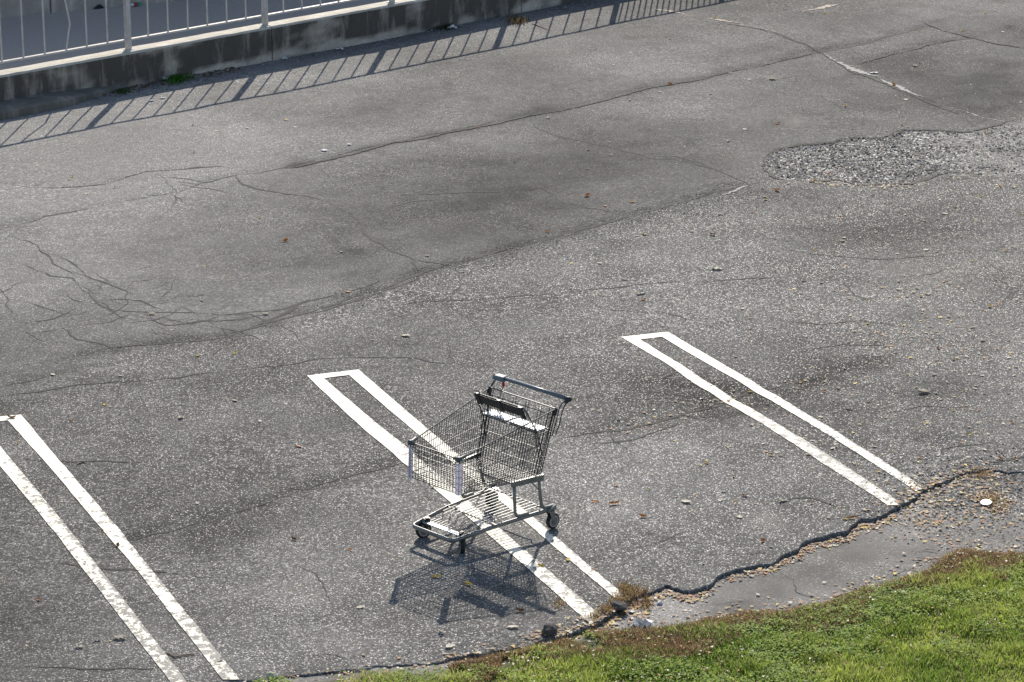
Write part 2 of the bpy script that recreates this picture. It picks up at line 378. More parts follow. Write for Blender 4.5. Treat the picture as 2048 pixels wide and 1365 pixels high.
def ground_fields(x, y):
    d = np.zeros_like(x); tone = np.ones_like(x)
    nz = fbm(x, y, 3, 4, 6)
    z = .030*vnoise(x, y, .33, 1) + .014*vnoise(x, y, .9, 2) + .006*vnoise(x, y, 2.6, 3) + .0022*vnoise(x, y, 9, 4) + .001*vnoise(x, y, 24, 5)
    for pl, hw, k in SEAMS:
        dd = poly_dist(x, y, [g2(*p) for p in pl]) * (1+.9*nz)
        m = np.exp(-(dd/hw)**2); tone -= 1.5*k*m*(.75+1.1*vnoise(x, y, 5, 8)); z -= .008*np.exp(-(dd/(hw*.6))**2)
    # the coarse, sunken patch at the right
    ins = inside(x + .05*vnoise(x, y, 6, 2), y + .16*vnoise(x, y, 5, 7), PW); dp = poly_dist(x, y, PW+[PW[0]])
    sg = np.where(ins, dp, -dp); patch = sstep(-.10, .14, sg); tone += .6*patch
    fadeR = 1-.8*sstep(g2(1800, 320)[0], g2(2040, 320)[0], x); patch = patch*fadeR
    z -= .022*patch*(.8+.8*vnoise(x, y, 2, 3)); z += .012*patch*(vnoise(x, y, 20, 1)+vnoise(x, y, 40, 2)*.7)
    # coarser worn band below the middle seam, and at the far right
    seam2 = [g2(*p) for p in ((600, 640), (900, 545), (1149, 474), (1369, 412), (1527, 372))]
    dd = poly_dist(x, y, seam2); below = y < np.interp(x, [p[0] for p in seam2], [p[1] for p in seam2])
    patch = np.maximum(patch, .75*np.exp(-(dd/.28)**2)*below*np.clip(.7+1.8*nz, 0, 1)*(x > seam2[0][0]))
    patch = np.maximum(patch, .35*np.clip(2.2*fbm(x, y, .8, 3, 12)+.15, 0, 1))
    # darker resurfaced corner far right
    corner = [g2(*p) for p in ((1844, 47), (1910, 33), (2300, 30), (2300, 150), (2048, 100), (1939, 77))]
    tone -= .17*inside(x, y, corner)
    # darker lower right lane, lighter far left
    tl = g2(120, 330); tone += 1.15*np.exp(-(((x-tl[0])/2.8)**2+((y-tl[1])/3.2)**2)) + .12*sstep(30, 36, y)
    ce = g2(900, 420); tone -= .20*np.exp(-(((x-ce[0])/3.0)**2+((y-ce[1])/4.0)**2))
    tone -= .12*sstep(.0, 4.0, x)*sstep(28, 20, y)*0 + .10*sstep(2.0, 5.5, x)*sstep(20, 26, y)
    tone += .42*fbm(x, y, .55, 4, 9)
    stre = vnoise(x*.55+y*.35, y*1.4-x*1.1, 1.6, 14); tone += .15*stre
    dust = np.zeros_like(x)
    for px, py, rx, ry, s in PALES:
        c = g2(px, py); q = np.hypot((x-c[0])/rx, (y-c[1])/(ry*2.1)); dust = np.maximum(dust, s*np.exp(-q**2*1.1)*(1+1.2*vnoise(x, y, 18, 3)))
    # smooth lane beyond the middle seam, coarser stall surface in front of it
    sl = np.array([g2(*p) for p in ((-400, 860), (0, 790), (220, 705), (439, 676), (527, 645), (615, 624), (820, 553), (965, 512), (1149, 462), (1369, 402), (1527, 365), (1922, 265), (2300, 180))])
    sy = np.interp(x, sl[:, 0], sl[:, 1]); lane = sstep(-.6, .35, y-sy+.3*nz)
    grain = 1.05-.40*lane; grain = grain+.35*fbm(x, y, 1.2, 4, 15); grain = np.clip(np.maximum(grain, 1.3*patch), .15, 1.6)
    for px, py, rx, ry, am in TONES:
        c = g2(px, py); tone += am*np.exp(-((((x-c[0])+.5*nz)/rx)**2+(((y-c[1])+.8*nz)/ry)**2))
    # old tyre drips and stains
    st = fbm(x, y, 1.7, 5, 21); tone -= .16*sstep(.18, .42, st); st2 = fbm(x, y*.6, 4.5, 4, 22); tone -= .10*sstep(.2, .4, st2)
    tr = np.sin((x*.73-y*.68)*1.9+1.4*fbm(x, y, .3, 2, 5)); tone -= .045*tr*lane
    ground_fields.grain = grain
    return z, np.clip(tone, .35, 1.7), np.clip(patch, 0, 1), np.clip(dust, 0, 1)
def gz(x, y):
    x = np.atleast_1d(np.asarray(x, float)); y = np.atleast_1d(np.asarray(y, float))
    up = ground_fields(x, y)[0]; return np.where(y >= edge_y(x), up + _lip(x, y), shelf_z(x, y))
def _lip(x, y):   # the broken edge sags a little
    return -.006*np.exp(-(y-edge_y(x))/.10)

def merge_axis(*segs):
    out = []
    for a, b, n in segs: out.append(np.linspace(a, b, n, endpoint=False))
    return np.concatenate(out + [np.array([segs[-1][1]])])
xs = merge_axis((-70, -9, 40), (-9, -4.6, 110), (-4.6, 4.6, 560), (4.6, 9, 140), (9, 70, 40))
ds = np.concatenate([merge_axis((0, 4, 200), (4, 10, 230), (10, 22, 290)), np.linspace(22.3, 70, 50)])
X, D = np.meshgrid(xs, ds); Y = edge_y(X) + D
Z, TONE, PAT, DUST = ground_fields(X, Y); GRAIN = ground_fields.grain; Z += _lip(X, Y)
ny, nx = X.shape
# skirt of the broken edge
e0 = edge_y(xs); nearpull = .012*vnoise(xs, xs*0, 25, 3)
Xs = np.vstack([xs, xs, X]); Ys = np.vstack([e0+.03+nearpull, e0-.004+nearpull, Y]); Zs = np.vstack([Z[0]-.13, Z[0]-.012+.006*vnoise(xs, xs*0+9, 40, 2), Z])
pad = lambda A, k=1.0: np.vstack([A[0]*k, A[0]*k, A])
V = np.stack([Xs.ravel(), Ys.ravel(), Zs.ravel()], 1)
idx = np.arange((ny+2)*nx).reshape(ny+2, nx)
F = np.stack([idx[:-1, :-1].ravel(), idx[:-1, 1:].ravel(), idx[1:, 1:].ravel(), idx[1:, :-1].ravel()], 1)
me = np_mesh('asphalt_parking_lot', V, F, M['asphalt'], True)
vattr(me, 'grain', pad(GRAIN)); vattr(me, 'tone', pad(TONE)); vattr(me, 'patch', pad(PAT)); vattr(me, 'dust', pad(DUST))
lot = tag(link('asphalt_parking_lot', me), kind='structure')

# lower, older asphalt shelf between the broken edge and the grass, with soil under the grass
GRASS = [(-900, 1520), (-300, 1460), (300, 1400), (560, 1362), (700, 1350), (860, 1338), (960, 1322), (1050, 1302), (1120, 1284), (1175, 1262), (1240, 1262), (1330, 1255), (1420, 1238), (1500, 1222),
         (1580, 1216), (1650, 1208), (1720, 1178), (1790, 1162), (1850, 1142), (1890, 1116), (1930, 1102), (2048, 1112), (2300, 1100), (2900, 1080)]
GW = np.array([g2(*p) for p in GRASS]); GW = GW[np.argsort(GW[:, 0])]
def grass_y(x): return np.interp(x, GW[:, 0], GW[:, 1]) + .05*fbm(np.asarray(x), np.zeros_like(x)+8, 4, 4, 7)
xs2 = merge_axis((-70, -6, 40), (-6, 7, 520), (7, 70, 40)); ys2 = merge_axis((2, 14, 20), (14, 20.5, 260))
X2, Y2 = np.meshgrid(xs2, ys2); Z2 = shelf_z(X2, Y2) - .14*sstep(.04, .10, Y2-edge_y(X2))
ny2, nx2 = X2.shape; id2 = np.arange(ny2*nx2).reshape(ny2, nx2)
F2 = np.stack([id2[:-1, :-1].ravel(), id2[:-1, 1:].ravel(), id2[1:, 1:].ravel(), id2[1:, :-1].ravel()], 1)
me = np_mesh('old_asphalt_shelf', np.stack([X2.ravel(), Y2.ravel(), Z2.ravel()], 1), F2, M['old_asphalt'], True)
rough_r = sstep(at(1800, 1010)[0], at(1900, 1000)[0], X2)*sstep(at(1900, 1060)[1], at(1900, 1040)[1]+.25, Y2)
vattr(me, 'tone', 1.05 + 1.0*fbm(X2, Y2, 1.6, 5, 2) + .25*vnoise(X2, Y2, 14, 4) - .42*rough_r); vattr(me, 'patch', np.clip(rough_r, 0, 1))
du = np.zeros_like(X2)
for px, py, rx, ry, s in PALES:
    c = at(px, py, -.05); du = np.maximum(du, s*np.exp(-(np.hypot((X2-c[0])/rx, (Y2-c[1])/(ry*2.1)))**2*1.1))
vattr(me, 'dust', du); vattr(me, 'grain', np.clip(.75+.7*rough_r+.9*fbm(X2, Y2, 3, 4, 5), .2, 1.5))
shelf = tag(link('old_asphalt_shelf', me), kind='structure')
mb = MB()
gx = np.linspace(-60, 60, 700)
vs_ = []; fs_ = []
for i, x in enumerate(gx):
    yy = float(grass_y(np.array([x]))[0])
    for k, (dy, dz) in enumerate(((-.01, -.004), (-.06, .012), (-.15, .015), (-.3, .02), (-.5, .0222), (-.7, .0244), (-.95, .0272), (-1.2, .03), (-1.6, .0306), (-2.1, .0314), (-2.7, .0323), (-14, .05))):
        y = yy+dy; vs_.append((x, y, float(shelf_z(np.array([x]), np.array([y]))[0])+dz))
for i in range(len(gx)-1):
    for k in range(11): a = i*12+k; fs_.append((a, a+1, a+13, a+12))
mb.add(vs_, fs_); tag(mb.build('soil_verge', M['soil'], None, True), kind='structure')
mb = MB(); mb.add([(-600, -400, -.25), (600, -400, -.25), (600, 900, -.25), (-600, 900, -.25)], [(0, 1, 2, 3)])
tag(mb.build('terrain', M['terrain']), kind='structure')

# ------------------------------------------------------------------ cracks and grit-filled seams
def ribbon(name, pts_px, w0, mat, jit=.018, taper=True, dz=.0025, step=.028, var=.5):
    P = np.array([g2(*p) for p in pts_px]); seg = np.hypot(*(P[1:]-P[:-1]).T); L = np.concatenate([[0], np.cumsum(seg)])
    n = max(4, int(L[-1]/step)); t = np.linspace(0, L[-1], n)
    x = np.interp(t, L, P[:, 0]); y = np.interp(t, L, P[:, 1])
    o = rng.random()*50
    nx_ = np.gradient(y); ny_ = -np.gradient(x); q = np.hypot(nx_, ny_)+1e-9; nx_ /= q; ny_ /= q
    off = jit*2.6*fbm(t, t*0+o, 4, 4, 3) + jit*.5*(rng.random(n)-.5)
    x = x+nx_*off; y = y+ny_*off
    w_ = w0*(1+var*3*vnoise(t, t*0+o+5, 3, 1)+var*1.3*(rng.random(n)-.5)); w_ = np.clip(w_, w0*.12, None)
    if taper: w_ *= np.clip(np.minimum(t, L[-1]-t)/.35+.15, 0, 1)
    xa, ya, xb, yb = x+nx_*w_/2, y+ny_*w_/2, x-nx_*w_/2, y-ny_*w_/2
    za, zb = gz(xa, ya)+dz, gz(xb, yb)+dz
    V = np.concatenate([np.stack([xa, ya, za], 1), np.stack([xb, yb, zb], 1)])
    i = np.arange(n-1); F = np.stack([i, i+1, i+1+n, i+n], 1)
    return link(name, np_mesh(name, V, F, mat), lot)
CR = [
 ([(0, 366), (50, 371), (105, 375), (160, 371), (211, 366), (262, 352), (308, 342), (350, 340), (395, 337), (444, 334), (466, 340)], 15),
 ([(0, 457), (110, 427), (165, 417), (220, 405), (290, 392), (351, 383), (409, 366), (466, 353), (520, 346), (571, 335), (659, 318), (700, 310)], 15),
 ([(330, 355), (370, 359), (409, 366)], 14), ([(466, 353), (480, 366), (514, 379), (571, 390), (615, 392), (659, 405), (703, 430), (721, 449), (734, 469), (765, 493), (800, 507), (822, 518), (835, 542)], 14),
 ([(822, 518), (861, 526), (900, 532)], 13),
 ([(560, 338), (600, 332), (688, 312), (776, 290), (864, 275), (952, 257), (1039, 237), (1127, 220), (1215, 200), (1300, 176), (1391, 161), (1475, 142), (1556, 124), (1629, 106)], 26),
 ([(640, 318), (730, 297), (830, 277), (930, 257), (1000, 243)], 12),
 ([(1629, 106), (1738, 86), (1800, 68), (1840, 58)], 22), ([(1713, 128), (1786, 108), (1830, 99), (1884, 86), (1939, 79)], 26), ([(1844, 47), (1880, 62), (1939, 77), (1990, 90), (2060, 101)], 24),
 ([(163, 713), (220, 698), (308, 689), (380, 683), (439, 676), (490, 660), (527, 645), (615, 624), (703, 594), (760, 580), (820, 553), (886, 533), (965, 512), (1061, 484), (1149, 462), (1259, 433), (1369, 402), (1457, 378), (1520, 366)], 17),
 ([(400, 683), (527, 648), (600, 609), (719, 578), (811, 547), (870, 532)], 16), ([(620, 628), (710, 600), (790, 575), (830, 560)], 22),
 ([(1066, 255), (1127, 277), (1215, 294), (1303, 319), (1347, 321), (1417, 338), (1461, 356), (1500, 371)], 13), ([(1303, 315), (1350, 316), (1400, 330), (1417, 338)], 9), ([(1455, 358), (1500, 352), (1535, 345)], 10),
 ([(785, 389), (850, 388), (952, 385), (1000, 384), (1039, 380), (1083, 376), (1110, 389), (1127, 407), (1189, 420), (1233, 431)], 13), ([(775, 415), (820, 404), (880, 398)], 10),
 ([(780, 610), (864, 602), (930, 600), (996, 598), (1070, 592), (1127, 587), (1189, 580), (1286, 567), (1382, 563), (1500, 558), (1570, 556)], 11),
 ([(0, 520), (40, 528), (70, 542), (101, 555), (145, 559), (160, 575), (176, 590), (189, 603), (228, 632)], 12), ([(132, 542), (170, 550), (211, 568), (240, 580), (264, 592)], 10),
 ([(114, 656), (135, 670), (154, 682), (189, 689), (228, 698)], 13), ([(0, 658), (60, 650), (105, 643), (130, 630), (145, 621)], 11), ([(189, 603), (228, 622), (264, 625), (352, 625), (439, 629), (527, 625), (615, 603), (660, 596)], 12),
 ([(300, 633), (308, 643), (334, 652), (395, 645), (475, 638), (530, 627)], 12), ([(198, 605), (240, 602), (281, 603), (303, 616), (330, 622)], 11), ([(90, 500), (130, 520), (165, 545), (190, 570), (205, 592)], 9),
 ([(20, 470), (70, 490), (110, 530), (150, 552)], 9), ([(0, 668), (60, 671), (120, 662)], 9), ([(365, 640), (380, 650), (410, 642), (440, 632)], 9),
 ([(0, 795), (100, 782), (220, 766), (308, 761), (417, 748), (549, 735), (615, 724), (700, 715), (830, 715), (860, 722), (900, 727)], 11), ([(0, 776), (60, 764), (110, 752), (165, 742)], 12),
 ([(40, 920), (87, 924), (120, 924), (200, 926), (290, 930)], 12), ([(110, 1129), (160, 1133), (199, 1137), (250, 1139), (306, 1145), (414, 1154), (496, 1158)], 17), ([(205, 1098), (232, 1092), (256, 1083), (331, 1063), (420, 1036), (520, 1010), (600, 982)], 13),
 ([(600, 978), (650, 965), (700, 950), (760, 936), (835, 915)], 13), ([(560, 965), (580, 974), (600, 978), (650, 972)], 9),
 ([(0, 1328), (80, 1331), (165, 1334), (290, 1338), (340, 1337)], 12), ([(640, 1344), (720, 1334), (793, 1326), (848, 1325), (885, 1312), (921, 1307), (960, 1306)], 15),
 ([(1120, 876), (1200, 862), (1251, 858), (1320, 842), (1371, 827), (1439, 811), (1497, 786), (1542, 777), (1600, 764), (1644, 756)], 15), ([(1180, 890), (1260, 880), (1320, 862), (1360, 850)], 12), ([(1261, 770), (1300, 762), (1347, 748), (1371, 734)], 12),
 ([(1330, 760), (1360, 772), (1400, 765)], 9), ([(900, 690), (960, 696), (1010, 705), (1070, 712), (1130, 720), (1200, 716)], 10), ([(1130, 590), (1180, 600), (1215, 622), (1290, 618)], 8), ([(1550, 500), (1640, 512), (1760, 520), (1850, 512), (1960, 500), (2048, 498)], 10),
 ([(1533, 313), (1558, 300), (1596, 293), (1669, 286), (1691, 278), (1740, 278), (1777, 273), (1805, 261), (1875, 262), (1922, 266), (1954, 262), (2001, 251), (2030, 244)], 26),
 ([(1527, 340), (1555, 360), (1621, 364), (1672, 360), (1704, 369), (1732, 372), (1780, 368), (1827, 366), (1875, 349), (1922, 343)], 30), ([(1700, 355), (1750, 350), (1800, 350), (1840, 340), (1890, 338)], 26), ([(1526, 345), (1524, 330), (1533, 316), (1556, 303)], 26), ([(1690, 322), (1730, 316), (1770, 318)], 18),
 ([(1922, 265), (1950, 252), (1976, 240)], 9), ([(1800, 190), (1860, 202), (1884, 212)], 9), ([(1618, 88), (1590, 80), (1540, 65)], 12),
 ([(1560, 1005), (1620, 1000), (1680, 1020), (1713, 1012), (1740, 996)], 10), ([(1680, 960), (1700, 975), (1740, 970)], 9), ([(1640, 1040), (1700, 1034), (1760, 1024)], 11), ([(1900, 930), (1960, 927), (2048, 915), (2100, 905)], 12),
 ([(1860, 905), (1930, 890), (2000, 886)], 8), ([(600, 1130), (640, 1150), (655, 1190), (670, 1230)], 7), ([(280, 820), (360, 812), (420, 815)], 7), ([(480, 560), (520, 540), (600, 530), (650, 528)], 7),
 ([(1560, 640), (1640, 650), (1720, 640), (1800, 650)], 9), ([(1600, 705), (1680, 690), (1790, 690)], 9), ([(1310, 620), (1360, 632), (1400, 645), (1425, 650)], 8), ([(1760, 830), (1850, 815), (1960, 818)], 7),
]
# finer hairlines wandering off in the crazed areas
for cx_, cy_, rx_, ry_, n_ in ((150, 590, 300, 90, 36), (420, 640, 240, 40, 18), (300, 360, 220, 40, 6), (1300, 800, 160, 60, 9), (1650, 1030, 130, 45, 9), (1100, 420, 260, 80, 7), (950, 640, 380, 60, 10), (1750, 520, 260, 90, 9),
                               (650, 950, 260, 120, 7), (1600, 180, 260, 70, 8), (1450, 350, 120, 30, 6), (600, 1280, 250, 60, 5), (1180, 1130, 120, 50, 5), (150, 1000, 120, 200, 3), (1950, 200, 90, 120, 5)):
    for _ in range(n_):
        x_, y_ = cx_+rng.normal(0, rx_*.5), cy_+rng.normal(0, ry_*.5); a_ = rng.choice([-.12, .35, .2, -.2, 1.1]) + rng.normal(0, .25); pl = [(x_, y_)]
        for _k in range(rng.integers(3, 8)):
            st_ = rng.uniform(14, 34); x_ += st_*math.cos(a_); y_ += st_*math.sin(a_)*.55; a_ += rng.normal(0, .3); pl.append((x_, y_))
        CR.append((pl, rng.uniform(4, 7.5)))
CR = [(p_, w_) for p_, w_ in CR if all(g2(*q_)[1] > float(edge_y(np.array([g2(*q_)[0]]))[0])+.03 for q_ in p_)]
for pl, wmm in CR: ribbon('crack', pl, wmm/1000*(1.3 if wmm > 8 else 1.0), M['crack'], jit=.018, var=.75, dz=.006 if wmm >= 24 else .0025)
for pl, wmm in (([(1560, 1135), (1590, 1150), (1600, 1175), (1640, 1190)], 10), ([(1600, 1120), (1660, 1128), (1700, 1122), (1730, 1135)], 9), ([(1640, 1190), (1700, 1180), (1745, 1165)], 9), ([(1420, 1200), (1470, 1192), (1520, 1198)], 8), ([(1830, 1100), (1850, 1098), (1872, 1104)], 26), ([(1834, 1107), (1855, 1108), (1880, 1111)], 22), ([(1840, 1094), (1858, 1092), (1870, 1095)], 18), ([(1800, 1045), (1850, 1050), (1900, 1044)], 16), ([(1750, 1150), (1800, 1140), (1850, 1122)], 9)):
    ribbon('crack', pl, wmm/1000, M['crack'])
for pl, wmm, m_ in [
 ([(1483, 50), (1556, 69), (1600, 84)], 40, 'filler'), ([(1647, 108), (1680, 124), (1702, 137), (1753, 153)], 75, 'filler'), ([(1762, 158), (1811, 180), (1850, 196)], 45, 'filler'), ([(1890, 214), (1930, 226), (1976, 240), (2030, 252)], 30, 'filler'),
 ([(1990, 246), (2020, 250), (2060, 254)], 90, 'filler'), ([(1377, 33), (1410, 38), (1446, 43), (1480, 48)], 45, 'filler_warm'), ([(1603, 27), (1640, 19), (1665, 13), (1700, 4)], 55, 'filler_warm'), ([(1310, 18), (1340, 24), (1377, 33)], 50, 'filler_warm'),
 ([(965, 517), (1010, 503), (1061, 489), (1100, 478), (1149, 467)], 30, 'filler'), ([(1440, 390), (1480, 380), (1527, 368)], 42, 'filler'), ([(640, 612), (665, 604), (700, 597)], 26, 'filler'), ([(1180, 462), (1230, 450), (1290, 436)], 16, 'filler'), ([(870, 546), (920, 533), (955, 522)], 16, 'filler')]:
    ribbon('grit_filled_seam', pl, wmm/1000*.8, M[m_], jit=.03, dz=.004, var=1.5)
for pl in ([(1440, 48), (1500, 56), (1560, 74), (1618, 92), (1650, 112), (1700, 143), (1753, 160), (1811, 186), (1884, 219), (1960, 240)],): ribbon('crack', pl, .02, M['crack'], dz=.005)

# ------------------------------------------------------------------ painted stall lines
def paint_strip(name, quadrails, label, wear0, wear1, parent=lot):
    """quadrails: two pixel polylines, same count; left rail and right rail"""
    A = np.array([g2(*p) for p in quadrails[0]]); B = np.array([g2(*p) for p in quadrails[1]])
    la = np.concatenate([[0], np.cumsum(np.hypot(*(A[1:]-A[:-1]).T))]); n = int(la[-1]/.02); t = np.linspace(0, 1, n)
    la /= la[-1]
    ax, ay = np.interp(t, la, A[:, 0]), np.interp(t, la, A[:, 1]); bx, by = np.interp(t, la, B[:, 0]), np.interp(t, la, B[:, 1])
    K = 9; k = np.linspace(0, 1, K)[None, :]
    jit = .005*fbm(t*10, t*0+rng.random()*40, 4, 4, 2)[:, None]; jit2 = .006*fbm(t*10, t*0+rng.random()*40, 5, 4, 2)[:, None]
    dx, dy = (bx-ax)[:, None], (by-ay)[:, None]; q = np.hypot(dx, dy)
    X = ax[:, None]+dx*k + dx/q*(jit*(1-k)+jit2*k); Y = ay[:, None]+dy*k
    Zp = gz(X.ravel(), Y.ravel()).reshape(X.shape)+.0045
    keep_row = (Y.mean(1) > edge_y(X.mean(1))+.01)
    V = np.stack([X.ravel(), Y.ravel(), Zp.ravel()], 1); id_ = np.arange(n*K).reshape(n, K)
    F = np.stack([id_[:-1, :-1], id_[1:, :-1], id_[1:, 1:], id_[:-1, 1:]], -1)[keep_row[:-1] & keep_row[1:]].reshape(-1, 4)
    V0 = V[F[0]]; 
    if np.cross(V0[1]-V0[0], V0[2]-V0[0])[2] < 0: F = F[:, ::-1]
    me = np_mesh(name, V, F, M['paint'], True)
    ws = wear0+(wear1-wear0)*t + .5*vnoise(t*12, t*0, 1, int(wear1*10)); vattr(me, 'wear', (np.repeat(ws[:, None], K, 1)+np.where(np.arange(K) >= K-2, .45, 0)[None, :]*np.clip(ws[:, None]+.4, 0, 1)).ravel())
    return link(name, me, parent)
def hairpin(left, right, cap, label, wl, wr):
    o = paint_strip('parking_stall_line', left, label, *wl); o['label'] = label + ', left leg'
    o = paint_strip('parking_stall_line', right, label, *wr); o['label'] = label + ', right leg'
    if cap: o = paint_strip('parking_line_end_cap', cap, label, 0, 0); o['label'] = label + ', short closing bar'
# third hairpin (far right)
hairpin([[(1241.7, 674), (1324, 723), (1410, 780), (1519, 847), (1662.5, 940), (1790, 1022)], [(1280, 679), (1370.6, 736), (1475, 803), (1550, 847), (1683, 929), (1822, 1022)]],
        [[(1323.8, 674), (1480, 765.6), (1603, 840), (1722, 913), (1852, 998)], [(1336, 663.8), (1495.6, 757.8), (1629.7, 840), (1737.5, 906), (1868, 991)]],
        [[(1272, 679.8), (1325, 674)], [(1241.7, 674), (1336, 663.8)]], 'white double stall line right of the cart', (.1, 1.25), (.1, .85))
# middle hairpin (under the cart)
hairpin([[(614, 752.7), (732.8, 862.8), (809.4, 926.9), (1030.6, 1117), (1190, 1257)], [(649, 758), (756, 848.8), (814, 895.6), (1063, 1112.5), (1219, 1248)]],
        [[(697.7, 751), (834, 867.5), (1048, 1042), (1262, 1224)], [(717, 740), (853, 856.6), (1074, 1042), (1275, 1213)]],
        [[(640, 759), (700, 751)], [(614, 752.7), (717, 740)]], 'white double stall line passing under the cart', (-.2, .95), (-.2, .9))
# left hairpin
hairpin([[(-90, 828), (0, 935), (113.6, 1070), (200, 1182.8), (362, 1392)], [(-58, 828), (0, 895), (146.5, 1070), (200, 1138.8), (395, 1392)]],
        [[(15.6, 844.7), (88, 924.4), (212.5, 1070), (253, 1115), (470, 1392)], [(42, 832.5), (117, 922.6), (247, 1070), (282, 1115), (506, 1392)]],
        [[(-60, 854), (18, 844.7)], [(-72, 846), (42, 832.5)]], 'white double stall line at the left edge of the photo', (.15, 1.35), (-.1, 1.15))

# ------------------------------------------------------------------ low concrete wall, railing, walkway, far wall
P0 = at(257, 101, .385)[:2]; P2 = at(784, 6, .385)[:2]; dv = (P2-P0)/2; BAY = float(np.hypot(*dv)); ud = dv/BAY
nrm_ = np.array([ud[1], -ud[0]])               # towards the parking lot
WZ, RZ = .385, 1.31; ang = math.atan2(ud[1], ud[0])
def lw(s, n, z): p = P0+ud*s+nrm_*n; return (float(p[0]), float(p[1]), float(z))
wall = empty('low_concrete_wall', lw(0, .12, 0), label='low grime-streaked concrete wall carrying the metal railing along the lot', cat='wall')
WL = wall.location.copy()
def sub(o): o.location = -WL if o.parent == wall else o.location; return o
joints = [-14.0, -6*BAY+.0, -4*BAY-.3, -2.9*BAY, -1*BAY-.2, 1*BAY, 3.04*BAY, 5*BAY, 7.2*BAY, 9.5*BAY, 13*BAY]
for a, b in zip(joints[:-1], joints[1:]):
    # front face gridded for grime and unevenness
    n = max(3, int((b-a-.012)/.05)); mb = MB(); zs = np.array([-.3, -.01, .02, .05, .09, .13, .18, .23, .28, .32, .35, .371, .377])
    ss = np.linspace(a+.006, b-.006, n); SS, ZZ = np.meshgrid(ss, zs)
    off = .12+.006*fbm(SS, ZZ, 3, 4, 3) - .010*(ZZ > .375)
    XX = P0[0]+ud[0]*SS+nrm_[0]*off; YY = P0[1]+ud[1]*SS+nrm_[1]*off
    V = np.stack([XX.ravel(), YY.ravel(), ZZ.ravel()], 1); idw = np.arange(len(zs)*n).reshape(len(zs), n)
    F = np.stack([idw[:-1, :-1].ravel(), idw[:-1, 1:].ravel(), idw[1:, 1:].ravel(), idw[1:, :-1].ravel()], 1)
    # ends and back
    nb = len(V); bk = []
    for s_ in (ss[0], ss[-1]):
        for z_ in (-.3, .377): bk.append((P0[0]+ud[0]*s_-nrm_[0]*.12, P0[1]+ud[1]*s_-nrm_[1]*.12, z_))
    V = np.vstack([V, bk]); ex = [[nb+2, nb, nb+1, nb+3], [idw[0, 0], idw[-1, 0], nb+1, nb], [idw[0, -1], nb+2, nb+3, idw[-1, -1]]]
    F = np.vstack([F, ex]); me = np_mesh('wall_section', V, F, M['wall'])
    gr = .92+1.9*fbm(SS*1.0, ZZ*2.0, 2.2, 5, 5)+.35*sstep(.04, .2, ZZ)-.15*sstep(.33, .37, ZZ)-.45*sstep(.1, .03, ZZ)
    gr *= .75+.5*sstep(-6, 2, SS) ; vattr(me, 'grime', np.concatenate([np.clip(gr, 0, 1).ravel(), np.full(4, .6)]))
    o = link('wall_section', me, wall); o.location = -WL
    # coping slab (top surface, sunlit)
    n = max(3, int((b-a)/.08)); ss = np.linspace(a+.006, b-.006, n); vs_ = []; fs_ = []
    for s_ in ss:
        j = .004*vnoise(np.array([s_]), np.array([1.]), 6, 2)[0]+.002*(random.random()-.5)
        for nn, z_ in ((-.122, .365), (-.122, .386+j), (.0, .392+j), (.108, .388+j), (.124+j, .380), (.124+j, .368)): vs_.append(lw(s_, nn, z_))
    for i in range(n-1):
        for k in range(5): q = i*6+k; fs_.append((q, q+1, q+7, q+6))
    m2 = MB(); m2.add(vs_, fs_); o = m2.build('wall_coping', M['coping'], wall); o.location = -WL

def tube_obj(name, pts, r, mat, parent, n=6, **k):
    mb = MB(); mb.tube(pts, r, n, **k); o = mb.build(name, mat, parent, n > 6); o.location = -parent.location; return o
rail = empty('metal_railing', lw(0, 0, .385), label='plain galvanised railing with widely spaced bars standing on the low concrete wall', cat='railing')
S_END = (math.hypot(*(at(1247, 20)[:2]-at(228, 205)[:2])))  # four and a bit bays
NB0, NB1 = -5, 4
tube_obj('top_rail', [lw(NB0*BAY, 0, RZ), lw(NB1*BAY, 0, RZ)], .024, M['rail'], rail, 8)
tube_obj('bottom_rail', [lw(NB0*BAY, 0, .385+.12), lw(NB1*BAY, 0, .385+.12)], .032, M['rail'], rail, 4, ry=.014)
def post(parent, s):
    mb = MB(); p = lw(s, 0, 0); mb.box((p[0], p[1], (.375+RZ)/2), (.055, .055, RZ-.375-.01), ang); mb.box((p[0], p[1], .392), (.09, .09, .012), ang)
    o = mb.build('railing_post', M['rail'], parent); o.location = -parent.location; return o
bar_mesh = None
for b in range(NB0, NB1+1):
    post(rail, b*BAY)
    if b == NB1: break
    for k in range(1, 7):
        s_ = b*BAY + BAY*k/7 + .004*(random.random()-.5)
        if b == -1 and k == 4:
            o = tube_obj('railing_bar', [lw(s_, 0, .49), lw(s_+.035, .01, .70), lw(s_+.055, .015, .80), lw(s_+.045, .012, .88), lw(s_, 0, 1.15), lw(s_-.01, 0, RZ)], .0105, M['rail'], rail); o['label'] = 'bent railing bar bowed sideways'
            continue
        lean = .012*(random.random()-.5)
        tube_obj('railing_bar', [lw(s_, 0, .49), lw(s_+lean, 0, RZ)], .0105, M['rail'], rail)
rail2 = empty('close_barred_railing', lw(NB1*BAY, 0, .385), label='railing with closely spaced bars, right of the widely barred one', cat='railing')
tube_obj('top_rail', [lw(NB1*BAY+.03, 0, RZ), lw(NB1*BAY+6.0, 0, RZ)], .024, M['rail'], rail2, 8)
tube_obj('bottom_rail', [lw(NB1*BAY+.03, 0, .505), lw(NB1*BAY+6.0, 0, .505)], .016, M['rail'], rail2, 8)
for i in range(1, 55):
    if i % 18 == 0: post(rail2, NB1*BAY+i*.11)
    else: tube_obj('railing_bar', [lw(NB1*BAY+i*.11, 0, .49), lw(NB1*BAY+i*.11, 0, RZ)], .0095, M['rail'], rail2)
